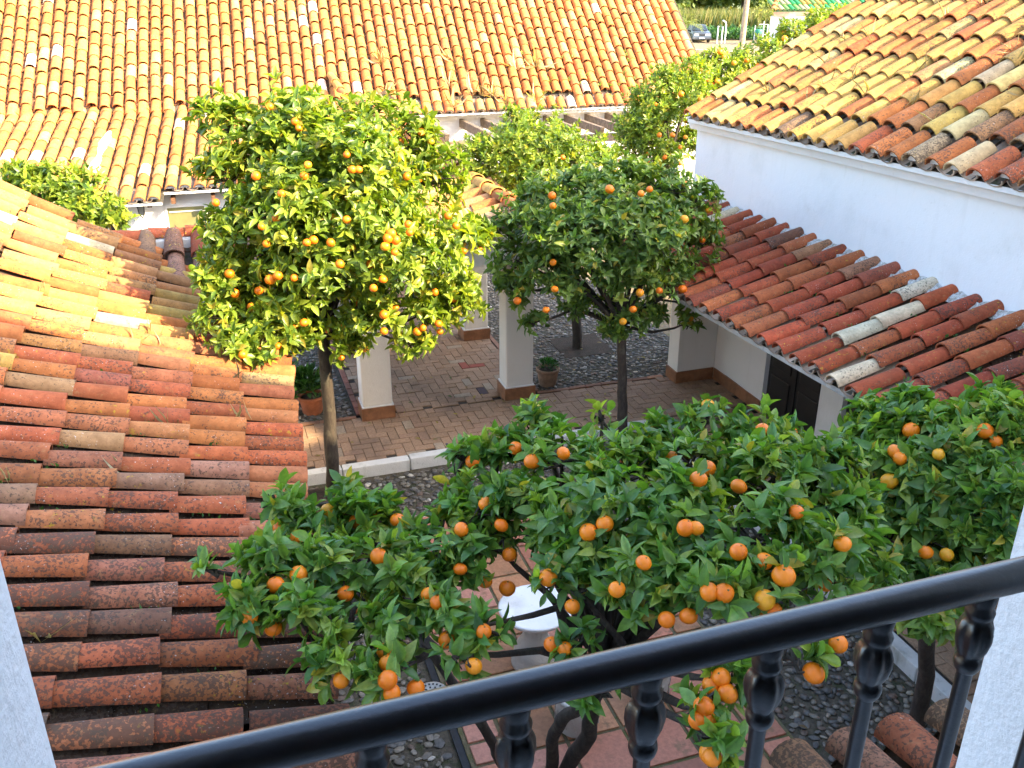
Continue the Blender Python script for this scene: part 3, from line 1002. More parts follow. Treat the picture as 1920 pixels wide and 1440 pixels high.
m.hexa([W(6.09, 1.0, 3.16 + .12), W(6.2, 1.0, 3.28), W(6.2, 11.05, 3.05), W(6.09, 11.05, 3.05), W(6.03, 1.0, 3.44), W(6.2, 1.0, 3.44), W(6.2, 11.05, 3.2), W(6.03, 11.05, 3.2)])
m.build('eave_cornice', MT['white'], rh)
m = MB()
m.hexa([W(6.2, 10.70, 3.1), W(9.6, 10.70, 3.1), W(9.6, 11.05, 3.1), W(6.2, 11.05, 3.1), W(6.2, 10.70, 3.2), W(9.6, 10.70, 5.1), W(9.6, 11.05, 5.1), W(6.2, 11.05, 3.2)])
m.build('gable_wall', MT['white'], rh)
# rough mortar where the lean-to meets the wall
m = MB()
vs = np.arange(1.0, 10.6, .16)
rows = []
for v in vs:
    zc = S_C(v, 1.5)[2] - .02
    rows.append([W(6.06, v, zc - .0), W(6.08 + rngp.uniform(-.02, .02), v, zc + .04 + rngp.uniform(-.015, .015)), W(6.14, v, zc + .065 + rngp.uniform(-.03, .02)), W(6.205, v, zc + .075 + rngp.uniform(-.04, .025))])
m.grid(rows)
m.build('flashing_mortar', MT['old_mortar'], rh)
m = MB(); m.box(6.0, 6.19, 1.0, 7.20 - .9, 0.0, 1.93); m.box(6.0, 6.19, 7.18, 7.56, 0, 1.93); m.box(6.0, 6.19, 8.62, 10.02, 0.0, 1.93); m.build('lower_wall', MT['cream'], rh)
m = MB(); m.box(5.45, 5.999, 9.75, 10.02, 0, 1.80); m.build('pier', MT['cream'], rh, bevel=.012)
def base_tiles(parent, runs, h=.16, th=.018, name='base_tile'):
    for (a, b, out) in runs:
        a = np.array(a, float); b = np.array(b, float); L = np.linalg.norm(b - a); n = max(1, round(L / .3)); o_ = np.array(out, float) * th
        for i in range(n):
            p = a + (b - a) * i / n; q = a + (b - a) * (i + 1) / n; t = (b - a) / L * .002
            p, q = p + t, q - t
            m = MB()
            c = [p, q, q + o_, p + o_]
            m.hexa([W(x[0], x[1], .003) for x in c] + [W(x[0], x[1], h + rngp.uniform(-.004, .004)) for x in c])
            m.build(name, MT['base_tile'], parent)
base_tiles(rh, [((5.45, 10.02), (5.45, 9.75), (-1, 0)), ((5.432, 9.75), (5.982, 9.75), (0, -1)), ((6.0, 9.73), (6.0, 8.62), (-1, 0)), ((6.0, 7.56), (6.0, 7.18), (-1, 0))])
# the dark panelled doors under the lean-to
for v0, v1 in ((7.56, 8.62), (6.3, 7.18)):
    d = MB(); d.box(6.06, 6.11, v0, v1, 0.0, 1.93)
    door = d.build('door', MT['dark_wood'], rh)
    vm = (v0 + v1) / 2
    m = MB(); m.box(6.045, 6.06, vm - .025, vm + .025, 0, 1.93); m.build('door_stile', MT['dark_wood'], door)
    for a, b in ((v0 + .07, vm - .09), (vm + .09, v1 - .07)):
        for z0, z1 in ((.12, .55), (.65, 1.05), (1.15, 1.75)):
            m = MB(); m.box(6.043, 6.06, a, b, z0, z1); m.build('door_panel', MT['dark_wood'], door, bevel=.012)

# ---------------------------------------------------------------- covered passage with pillars
cp_ = thing('covered_passage', 'tiled roof over the brick passage, carried on white square pillars with brown tile bases', 'walkway shelter', W(2.5, 12, 0))
def rF(v): f = (v - 9.5) / 10.97; return 3.2 - .55 * f, 2.44 + .36 * f
def S_F(t, d):
    ru, rz = rF(t); ue = 1.08; ze = 1.80 + .2 * (t - 9.5) / 11
    return W(ue + d, t, ze + (rz - ze) * d / (ru - ue))
F_ts = np.arange(9.62, 18.0, .24)
rf = tile_roof(cp_, S_F, F_ts, 6, .345, .2, [(3, YEL), (3, TAN), (2, ORA), (2, (.62, .42, .23))], (0, .5), pans=True, roof_name='roof', dmax=2.0, limit=150, t0=9.5, t1=18.05)
def S_F2(t, d):
    ru, rz = rF(t); return W(ru + .85 - d, t, rz - .38 + .38 * d / .85)
rf2 = tile_roof(cp_, S_F2, F_ts, 3, .29, .2, [(3, YEL), (2, ORA)], (0, .5), pans=False, limit=60, dmax=.84, t0=9.5, t1=18.05)
ridge_tiles(rf, [W(*rF(9.5)[:1], 9.5, rF(9.5)[1] + .05), W(rF(18.2)[0], 18.2, rF(18.2)[1] + .05), W(2.74, 19.3, 2.70), W(2.62, 20.3, 3.06)], .2, .36, [(3, YEL), (2, TAN), (1, ORA)], (0, .6))
m = MB()
ru, rz = rF(9.6)
m.hexa([W(1.25, 9.62, 1.70), W(ru + .7, 9.62, 2.0), W(ru + .7, 9.72, 2.0), W(1.25, 9.72, 1.70), W(1.25, 9.62, 1.80), W(ru + .7, 9.62, 2.1), W(ru + .7, 9.72, 2.1), W(1.25, 9.72, 1.80)])
m.face([W(1.25, 9.62, 1.8), W(ru + .7, 9.62, 2.1), W(ru, 9.62, rz - .12)]); m.face([W(1.25, 9.72, 1.8), W(ru, 9.72, rz - .12), W(ru + .7, 9.72, 2.1)])
m.build('gable_wall', MT['white'], cp_)
m = MB(); m.box(1.36, 1.5, 9.72, 19.6, 1.64, 1.78); m.box(3.4, 3.55, 9.72, 19.6, 1.8, 1.95); m.build('beam', MT['brown_wood'], cp_)
for (u, v, zt) in ((1.37, 9.9, 1.75), (3.17, 9.93, 2.0), (3.23, 12.1, 2.0), (1.37, 12.1, 1.75), (3.23, 14.4, 2.0), (1.37, 14.4, 1.75)):
    m = MB(); m.box(u, u + .36, v, v + .30, .165, zt)
    p = m.build('pillar', MT['cream'], cp_, bevel=.025)
    m = MB(); m.box(u - .012, u + .372, v - .012, v + .312, .155, .178); m.build('pillar_collar', MT['lime'], p, bevel=.008)
    for a, b, out in (((u - .0, v - .02), (u + .36, v - .02), (0, -1)), ((u - .02, v + .32), (u - .02, v - .02), (-1, 0)), ((u + .38, v - .02), (u + .38, v + .32), (1, 0)), ((u + .36, v + .32), (u, v + .32), (0, 1))):
        a = np.array(a); b = np.array(b); o_ = -np.array(out) * .03
        mm = MB(); c = [a, b, b + o_, a + o_]
        mm.hexa([W(x[0], x[1], .003) for x in c] + [W(x[0], x[1], .16) for x in c])
        mm.build('base_tile', MT['base_tile'], p)

# ---------------------------------------------------------------- the long back house
bh = thing('long_back_house', 'long white back house under a vast sunlit orange barrel tile roof', 'house', W(3, 20, -.15))
def vE(t): return 19.37 + (.03 * t if t > 0 else -.055 * t)
def S_Z(t, d): return W(3.49 + t + .08 * d, vE(t) + .997 * d, 2.3 + .727 * d)
def palZ(p, j):
    return PAL_Z, (.0, .35)
def keepZ(p, q):
    u = p @ AU
    if u > 2.95: return True
    v = p @ AV
    return p[2] > zK(u, v) - .05
def zK(u, v): return 1.50 + .262 * (v - (VBK - 3.69) + (.05 * (u + .5) if u < -.5 else 0))
VBK = 19.86
Z_ts = np.arange(-10.5, 7.95, .2345)
rz_ = tile_roof(bh, S_Z, Z_ts, 15, .285, .2, PAL_Z, (0, .35), keep=keepZ, palf=palZ, far=True, limit=170, pan_col=(.30, .12, .05), t1=8.0, jit=.7, lift=.010, stagger=.9)
VBK = 19.86
def S_K(t, d):
    return W(t + .09 * d, VBK - 3.69 + d + (0.0 if t > -.5 else -.05 * (t + .5)), 1.50 + .262 * d)
_k = Z_ts + 3.49 + .024 - .306
KL = _k[(_k > -6) & (_k < -.95)]; KR = _k[(_k >= -.95) & (_k < 2.4)]
def keepK(p, q): return True
tile_roof(bh, S_K, KL, 10, .405, .2, PAL_Z, (0, .35), far=True, limit=90, roof_name='skirt_roof', pan_col=(.36, .16, .07), dmax=4.0, jit=.7, lift=.010, stagger=.3)
tile_roof(bh, S_K, KR, 9, .405, .2, PAL_Z, (0, .35), far=True, limit=40, roof_name='skirt_roof', d_off=.36, pan_col=(.36, .16, .07), dmax=4.0, jit=.7, lift=.010, stagger=.3, t1=2.5)
m = MB(); m.box(2.7, 11.3, 19.85, 23.0, -.15, 2.34); m.build('wall', MT['white'], bh)
m = MB(); m.box(2.7, 11.25, 19.62, 19.86, 2.16, 2.28); m.build('eave_cornice', MT['white'], bh)
m = MB(); m.box(-6.5, 2.69, 16.95, 19.0, -.15, 1.58); m.build('wall', MT['white'], bh)
m = MB(); m.hexa([W(10.9, 19.8, 2.3), W(11.3, 19.8, 2.3), W(11.3, 24.2, 2.3), W(10.9, 24.2, 2.3), W(10.9, 19.8, 2.36), W(11.3, 19.8, 2.36), W(11.55, 24.2, 5.4), W(11.2, 24.2, 5.4)]); m.build('gable_wall', MT['white'], bh)
# mortar seam on the skirt roof
m = MB()
pp = [S_K(-2.02 + (.05 * (d - 1)), d) + AZ * .11 for d in np.linspace(.9, 2.6, 9)]
rows = []
for i, p in enumerate(pp):
    w = .10 + .05 * math.sin(i * 1.3) + .02 * (8 - i) / 8
    rows.append([p - AU * w - AZ * .06, p - AU * w * .5, p + AU * w * .4 + AZ * .01, p + AU * w - AZ * .06])
m.grid(rows); m.build('mortar_seam', MT['lime'], bh)
# windows in the low front wall
VW = 16.93
def window(u0, u1, z0, z1, fr, pane_mat):
    f = MB(); t = .035
    f.box(u0, u0 + t, VW, VW + .02 + .03, z0, z1); f.box(u1 - t, u1, VW, VW + .05, z0, z1); f.box(u0 + t, u1 - t, VW, VW + .05, z1 - t, z1); f.box(u0 + t, u1 - t, VW, VW + .05, z0, z0 + t)
    o = f.build('window', MT[fr], bh)
    m = MB(); m.box(u0 + t, u1 - t, VW + .012, VW + .018, z0 + t, z1 - t); m.build('pane', MT[pane_mat], o)
    return o
w = window(-.85, -.16, .35, 1.24, 'white', 'olive')
m = MB(); m.box(-.79, -.20, VW - .006, VW + .01, 1.12, 1.14); m.build('blind_rail', MT['lime'], w)
window(-1.80, -1.52, .3, 1.30, 'frame', 'glass_dark')
for u in (-1.72, -1.06, -.68, -.02, .64, 1.3):
    m = MB(); z = 1.44
    m.hexa([W(u - .035, 16.42 if u < -.9 else 16.6, z - .10), W(u + .035, 16.42 if u < -.9 else 16.6, z - .10), W(u + .035, 16.95, z - .05), W(u - .035, 16.95, z - .05), W(u - .035, 16.42 if u < -.9 else 16.6, z - .01), W(u + .035, 16.42 if u < -.9 else 16.6, z - .01), W(u + .035, 16.95, z + .05), W(u - .035, 16.95, z + .05)])
    m.build('rafter_end', MT['brown_wood'], bh)

# pergola along the back wall
pg = thing('wooden_pergola', 'weathered grey wooden pergola beams jutting from the sunlit back wall', 'pergola', W(7, 18.6, -.15))
for u in (4.48, 5.32, 5.80, 6.32, 6.80, 7.26, 7.76, 8.26, 8.76, 9.26):
    m = MB(); e = 17.72 + rngp.uniform(-.05, .05); h = .17; w = .045
    m.hexa([W(u - w, e + .09, 1.93), W(u + w, e + .09, 1.93), W(u + w, 19.9, 1.93), W(u - w, 19.9, 1.93), W(u - w, e, 1.93 + h), W(u + w, e, 1.93 + h), W(u + w, 19.9, 1.93 + h), W(u - w, 19.9, 1.93 + h)])
    m.build('beam', MT['old_wood'], pg, bevel=.006)
m = MB(); m.box(4.3, 9.5, 17.92, 18.04, 1.78, 1.928); m.build('carrier_beam', MT['old_wood'], pg)
for u in (4.35, 6.9, 9.15):
    m = MB(); m.box(u, u + .2, 17.88, 18.08, -.15, 1.779); m.build('post', MT['white'], pg)

# little weeds in the roof channels and dry stalks between the tiles
def roof_weeds(parent, S, spots, n, ll, cols, name, stalk=False):
    r = np.random.default_rng(len(spots) + n)
    M, T, Cc = [], [], []
    for (t, d) in spots:
        p = S(t, d) + AZ * .03
        for k in range(n):
            y = AZ * (1.0 if not stalk else .8) + r.normal(0, .55, 3); y /= np.linalg.norm(y)
            x = np.cross(y, r.normal(0, 1, 3)); x /= np.linalg.norm(x); z = np.cross(x, y); s = ll * r.uniform(.5, 1.3)
            M.append(np.stack([x * s * (.5 if not stalk else .022), y * s, z * s], 1)); T.append(p + r.normal(0, .03, 3) * np.array([1, 1, .1]))
            c = np.array(cols[int(r.integers(len(cols)))]) * r.uniform(.8, 1.2); Cc.append([*c, 1])
    o = bpy.data.objects.new(name, joined_mesh(name, LEAF_S, np.array(M), np.array(T), np.array(Cc), MT['weed_v'])); tag(o, kind='stuff'); link(o, parent)
G3 = [(.05, .15, .03), (.08, .19, .035), (.04, .10, .02)]
ST = [(.42, .33, .17), (.36, .28, .15), (.5, .42, .25)]
def rs(t0, t1, d0, d1, n, seed):
    r = np.random.default_rng(seed); return [(r.uniform(t0, t1), r.uniform(d0, d1)) for _ in range(n)]
def snap(sp, ts):
    ts = np.sort(np.array(ts)); mid = (ts[1:] + ts[:-1]) / 2
    return [(float(mid[np.abs(mid - t).argmin()]), d) for t, d in sp]
roof_weeds(wing, S_A, snap(rs(2.8, 6.8, .1, 1.8, 26, 1), A_ts), 6, .035, G3, 'moss_tufts')
roof_weeds(rh, S_C, snap(rs(3.5, 8, .1, 1.4, 26, 2), C_ts), 7, .035, G3, 'moss_tufts')
roof_weeds(rh, S_D, snap(rs(5, 10.6, .3, 2.4, 30, 3), D_ts), 5, .22, ST, 'dry_stalks', True)
roof_weeds(wing, S_A, snap(rs(3, 8, .1, 2.0, 14, 4), A_ts), 4, .17, ST, 'dry_stalks', True)
roof_weeds(bh, S_Z, snap(rs(0, 4, .0, 1.2, 12, 5), Z_ts), 12, .45, ST, 'dry_stalks', True)
roof_weeds(bh, S_Z, snap(rs(3.4, 6.6, .0, 1.4, 30, 6), Z_ts), 10, .09, [(.16, .20, .05), (.22, .24, .06)], 'moss_tufts')

# ---------------------------------------------------------------- small things in the courtyard
def lantern():
    b = W(-1.22, 16.72, 1.30)
    t = thing('wall_lantern', 'small dark iron wall lantern under the low eave left of the olive window', 'lantern', b)
    m = MB()
    top, bot = .085, .055
    for k in range(4):
        a = k * math.pi / 2 + ROTZ + math.pi / 4; a2 = a + math.pi / 2
        p = lambda an, r, z: b + np.array([math.cos(an) * r, math.sin(an) * r, z])
        m.tube([p(a, bot, -.13), p(a, top, .08)], .007, 5)
        m.tube([p(a, top, .08), p(a2, top, .08)], .006, 5); m.tube([p(a, bot, -.13), p(a2, bot, -.13)], .006, 5)
        m.tube([p(a, top, .08), b + AZ * .16], .006, 5); m.tube([p(a, bot, -.13), b - AZ * .19], .006, 5)
    m.tube([b + AZ * .16, b + AZ * .2 + AV * .1, b + AZ * .12 + AV * .21], .009, 6)
    m.build('frame', MT['iron'], t)
    g = MB(); q = [[b + np.array([math.cos(a) * r * .9, math.sin(a) * r * .9, z]) for a in [k * math.pi / 2 + ROTZ + math.pi / 4 for k in range(4)]] for r, z in ((bot, -.125), (top, .075))]
    g.grid(q, False, True); g.build('glass', MT['lamp_glass'], t)
lantern()

def leafy(parent, name, c, rx, rz, n, ll, cols, up=.6, seed=1, mat='leaf_v', kind=True):
    r = np.random.default_rng(seed)
    M, T, Cc = [], [], []
    for i in range(n):
        d = r.normal(0, 1, 3); d /= np.linalg.norm(d); d[2] = abs(d[2]) * 1.0 - .15
        p = np.array(c) + d * np.array([rx, rx, rz]) * (r.random() ** .4)
        y = d + AZ * up * r.random() + r.normal(0, .35, 3); y /= np.linalg.norm(y)
        x = np.cross(y, AZ + r.normal(0, .4, 3)); x /= np.linalg.norm(x); z = np.cross(x, y)
        s = ll * r.uniform(.7, 1.25)
        M.append(np.stack([x * s * .5, y * s, z * s], 1)); T.append(p)
        k = np.array(cols[int(r.integers(len(cols)))]) * r.uniform(.75, 1.3); Cc.append([*k, 1])
    o = bpy.data.objects.new(name, joined_mesh(name, LEAF_S, np.array(M), np.array(T), np.array(Cc), MT[mat]))
    if kind: tag(o, kind='stuff')
    return link(o, parent)

def pot(u, v, r, h, mat, label, seed, plant_r, plant_h, ll, cols, group=None):
    b = W(u, v, -.03)
    t = thing('flower_pot', label, 'flower pot', b, group)
    m = MB()
    m.lathe(b, [(r * .68, 0), (r * .74, .02), (r * .9, h * .78), (r * .92, h * .8), (r * 1.0, h * .81), (r * 1.02, h * .97), (r * 1.0, h), (r * .9, h), (r * .86, h * .86)], 26)
    m.build('pot', MT[mat], t)
    m = MB(); m.lathe(b + AZ * (h * .84), [(r * .87, 0), (r * .4, .02), (.01, .03)], 18); m.build('soil', MT['soil'], t)
    leafy(t, 'plant', b + AZ * (h + plant_h * .25), plant_r, plant_h, 260, ll, cols, .7, seed)
GRN = [(.03, .085, .02), (.045, .12, .025), (.02, .06, .015), (.06, .14, .03)]
pot(.82, 10.40, .165, .24, 'pot', 'bright terracotta pot with broad-leaved plant behind the sunlit orange tree trunk', 21, .20, .30, .12, GRN)
pot(.52, 10.62, .17, .22, 'pot_old', 'leafy potted plant half hidden behind the bright terracotta pot', 22, .22, .38, .13, GRN)
pot(3.86, 10.30, .155, .24, 'pot_old', 'weathered clay pot with small bushy herb beside the middle pillar', 23, .135, .10, .045, [(.025, .10, .03), (.04, .14, .035), (.02, .07, .02)])

# white pedestal table and carved stone stools on the patio
b = W(1.93, 5.33, -.072)
t = thing('stone_table', 'white round pedestal table seen through the leaves of the near orange tree', 'table', b)
m = MB(); m.lathe(b, [(.17, 0), (.185, .015), (.185, .05), (.165, .08), (.168, .12), (.15, .18), (.11, .25), (.085, .32), (.075, .38), (.075, .43), (.095, .46)], 28); m.build('pedestal', MT['cast_stone'], t)
m = MB(); m.lathe(b + AZ * .46, [(.10, 0), (.20, .018), (.265, .04), (.285, .075), (.27, .085), (.24, .07), (.05, .06)], 36); m.build('tabletop', MT['marble'], t)
def stool(u, v, r, h, label):
    b = W(u, v, -.072)
    t = thing('stone_stool', label, 'stool', b)
    m = MB(); m.lathe(b, [(r * .8, 0), (r * .86, .012), (r * .8, .03), (r * .95, h * .45), (r * .93, h * .7), (r * .85, h - .035)], 26)
    body = m.build('body', MT['cast_stone'], t)
    m = MB(); m.lathe(b + AZ * (h - .035), [(r * .92, 0), (r, .012), (r, .028), (r * .95, .035)], 26); m.build('seat', MT['cast_stone'], t)
    # carved relief round the drum
    m = MB()
    for k in range(14):
        a = k / 14 * 2 * math.pi
        for (da, z0, z1) in ((-.09, .25, .62), (.09, .62, .25)):
            p = [b + np.array([math.cos(a + da * s) * r * .95, math.sin(a + da * s) * r * .95, h * (z0 + (z1 - z0) * (s + 1) / 2)]) for s in (-1, 0, 1)]
            m.tube(p, .007, 5)
    m.build('carving', MT['cast_stone'], body)
stool(2.0, 4.62, .165, .30, 'carved grey stone stool standing right behind the orange tree stems')
stool(2.62, 4.72, .15, .30, 'carved grey stone stool on the terracotta patio right of the tree stems')

# drain grate
b = W(1.09, 5.27, -.10)
t = thing('drain_grate', 'round slotted drain grate set in the cobbles by the patio edge', 'drain grate', b)
m = MB(); m.lathe(b, [(.125, 0), (.125, .012), (.115, .014)], 28); m.build('plate', MT['grey_metal'], t)
m = MB()
for k in range(20):
    for r0, r1 in ((.085, .105), (.05, .07)):
        if r0 < .06 and k % 2: continue
        a = k / 20 * 2 * math.pi; w = .007
        x = np.array([math.cos(a), math.sin(a), 0]); y = np.array([-math.sin(a), math.cos(a), 0]); q = b + AZ * .0155
        m.face([q + x * r0 - y * w, q + x * r1 - y * w, q + x * r1 + y * w, q + x * r0 + y * w])
m.build('slots', MT['iron'], t)

# fallen leaves and a few windfalls on the paving
rr = np.random.default_rng(91)
M, T, Cc = [], [], []
for i in range(150):
    k = i % 3
    if k == 0: u, v, z = rr.uniform(.6, 5.2), rr.uniform(8.95, 11), .006
    elif k == 1: u, v, z = rr.uniform(.2, 4.6), rr.uniform(4, 8.6), -.085
    else: u, v, z = rr.uniform(3.8, 5.8), rr.uniform(10.1, 13.5), .0
    if k == 0 and v > 10 and not 1.8 < u < 3.1: continue
    a = rr.uniform(0, 6.28); y = AU * math.cos(a) + AV * math.sin(a) + AZ * rr.normal(0, .12); y /= np.linalg.norm(y); x = np.cross(y, AZ); x /= np.linalg.norm(x); zz = np.cross(x, y); s = rr.uniform(.05, .09)
    M.append(np.stack([x * s * .45, y * s, zz * s], 1)); T.append(W(u, v, z))
    c = np.array(((.16, .10, .04), (.26, .19, .06), (.10, .12, .03), (.30, .22, .05))[int(rr.integers(4))]) * rr.uniform(.7, 1.2); Cc.append([*c, 1])
o = tag(bpy.data.objects.new('fallen_leaves', joined_mesh('fallen_leaves', LEAF, np.array(M), np.array(T), np.array(Cc), MT['weed_v'])), 'dry fallen leaves scattered over the brick and cobble paving', 'fallen leaves', kind='stuff'); link(o)

LOBES = {
 't1': [(1.07,8.31,2.69,0.83),(0.57,8.46,3.32,0.53),(0.8,8.41,3.66,0.36),(1.38,8.46,3.37,0.56),(1.86,8.41,3.08,0.41),(0.26,8.11,2.8,0.44),(1.69,8.11,2.53,0.58),(0.86,7.81,2.44,0.62),(2.0,8.21,1.95,0.34),(1.26,8.01,1.94,0.35),(0.15,8.01,2.11,0.35),(0.57,8.01,1.88,0.31),(0.0,7.46,2.03,0.21),(0.13,7.36,1.83,0.19),(-0.11,7.71,2.24,0.18),(0.33,7.51,1.72,0.19),(-0.06,7.86,2.45,0.21),(0.27,7.61,1.99,0.24),(0.19,8.51,3.61,0.3),(0.12,8.41,3.21,0.29),(2.23,8.31,2.54,0.26),(1.05,7.96,3.15,0.58),(0.57,7.86,2.93,0.52),(1.28,7.81,2.74,0.53),(1.82,8.41,3.5,0.19),(1.6,8.01,1.63,0.18),(1.77,8.01,1.88,0.25),(0.04,8.21,2.41,0.3),(0.36,8.11,1.53,0.15),(1.04,8.01,1.64,0.18)],
 't2': [(3.93,8.73,2.36,0.75),(3.18,8.83,2.45,0.51),(4.77,8.83,2.38,0.51),(3.88,8.93,2.72,0.44),(4.58,8.83,2.75,0.37),(3.2,8.53,2.01,0.43),(4.05,8.53,1.87,0.49),(4.77,8.63,1.83,0.37),(2.88,8.73,2.1,0.27),(5.12,8.83,2.11,0.25),(4.07,8.38,2.37,0.56),(3.42,8.38,2.37,0.55),(3.12,8.83,2.73,0.28),(4.96,8.63,1.5,0.22),(3.65,8.73,1.55,0.23),(4.38,8.63,1.38,0.24),(4.05,8.63,1.41,0.21),(2.85,8.73,1.81,0.17),(5.04,8.83,2.6,0.23),(2.71,8.83,2.48,0.14),(3.51,8.93,2.88,0.17),(5.23,8.73,1.76,0.14),(3.06,8.63,1.46,0.13),(4.92,8.63,1.25,0.14),(4.23,8.93,2.95,0.14)],
 't3': [(4.05,11.37,2.66,0.65),(3.36,11.37,2.68,0.39),(4.73,11.37,2.53,0.48),(3.82,11.57,3.05,0.2),(3.94,11.17,2.39,0.57),(3.28,11.37,2.43,0.3),(4.99,11.37,2.61,0.25),(4.42,11.47,2.76,0.34),(3.54,11.37,2.78,0.32),(3.8,11.57,3.27,0.09),(3.89,11.57,3.16,0.12),(3.22,11.37,2.86,0.17)],
 't4': [(7.01,13.5,2.81,0.59),(6.56,13.5,2.52,0.41),(7.3,13.5,3.23,0.42),(6.82,13.5,2.19,0.43),(7.38,13.5,2.29,0.4),(6.67,13.5,2.99,0.37),(6.97,13.5,3.35,0.3),(7.75,13.8,2.7,0.37),(6.41,13.5,2.75,0.25),(7.53,13.7,3.47,0.28),(6.38,13.5,2.38,0.27)],
 't5': [(9.36,16.0,3.25,0.37),(9.86,16.0,3.37,0.35),(10.41,16.0,3.6,0.34),(10.91,16.0,3.86,0.32),(11.29,16.0,4.07,0.28),(9.41,16.0,2.96,0.44),(9.01,16.0,3.14,0.3),(9.17,16.0,3.47,0.24),(10.36,16.3,3.17,0.41),(11.18,16.5,3.46,0.42),(12.08,16.5,4.02,0.36)],
 't6': [(1.42,3.59,2.69,0.21),(1.67,3.41,2.68,0.22),(2.01,3.36,2.68,0.24),(2.41,3.45,2.71,0.18),(2.23,3.03,2.71,0.24),(2.41,2.86,2.68,0.17),(1.17,3.39,2.61,0.19),(1.41,3.12,2.64,0.26),(1.67,2.88,2.68,0.27),(1.9,2.63,2.72,0.24),(2.09,2.46,2.71,0.17),(1.34,2.92,2.59,0.13),(1.43,2.63,2.62,0.17),(1.65,2.53,2.66,0.18),(1.85,2.39,2.67,0.15),(0.99,3.54,2.57,0.14),(0.86,3.27,2.48,0.13),(0.72,2.99,2.4,0.12),(0.7,2.77,2.37,0.07),(0.51,3.67,2.43,0.15),(0.19,3.72,2.45,0.13),(0.43,3.87,2.55,0.07),(0.43,3.78,2.49,0.09),(0.04,3.39,2.49,0.16),(0.29,3.35,2.46,0.17),(-0.05,3.2,2.48,0.09),(0.11,3.12,2.47,0.1),(0.55,3.3,2.43,0.16),(0.46,2.97,2.39,0.11),(0.4,2.76,2.37,0.08),(0.24,2.86,2.38,0.08),(-0.19,3.41,2.53,0.05),(1.71,3.77,2.79,0.04),(1.4,3.84,2.8,0.09),(0.99,3.79,2.68,0.08),(1.19,3.74,2.7,0.11),(1.54,2.21,2.48,0.08),(1.42,2.15,2.43,0.07),(1.4,2.05,2.41,0.07),(1.79,2.17,2.55,0.07),(1.14,2.41,2.38,0.05),(0.81,2.85,2.42,0.07),(1.14,2.65,2.4,0.07),(0.74,3.54,2.47,0.1),(1.21,2.86,2.52,0.1),(1.13,2.91,2.54,0.06),(2.56,3.07,2.74,0.12),(2.54,2.86,2.63,0.13),(2.4,2.62,2.56,0.13),(0.97,3.4,2.53,0.13),(1.1,3.44,2.56,0.11),(1.0,3.29,2.48,0.08),(1.21,3.21,2.55,0.11),(1.22,3.0,2.54,0.07),(0.62,3.15,2.41,0.11),(2.2,3.58,2.8,0.11),(2.52,3.39,2.74,0.07),(1.93,3.61,2.71,0.11),(0.1,3.8,2.58,0.09),(0.23,3.03,2.43,0.08),(0.17,2.95,2.41,0.06)],
 't7': [(3.25,3.53,2.55,0.17),(3.44,3.38,2.61,0.22),(3.58,3.14,2.72,0.2),(3.16,3.26,2.47,0.24),(3.29,3.02,2.55,0.23),(3.35,2.82,2.59,0.19),(2.97,3.13,2.27,0.19),(3.08,2.9,2.33,0.2),(3.2,2.72,2.47,0.14),(2.79,2.56,2.18,0.1),(2.89,2.82,2.21,0.14),(3.06,2.69,2.26,0.12),(3.26,3.65,2.63,0.08),(3.4,3.56,2.7,0.09),(3.66,3.27,2.8,0.09)],
 'bush': [(-1.47,11.5,2.55,0.35),(-1.78,11.5,2.72,0.25),(-1.22,11.5,2.34,0.25),(-1.7,11.7,2.33,0.35),(-2.03,11.5,2.83,0.15),(-1.14,11.4,2.27,0.11),(-2.01,11.8,2.58,0.28)],
}
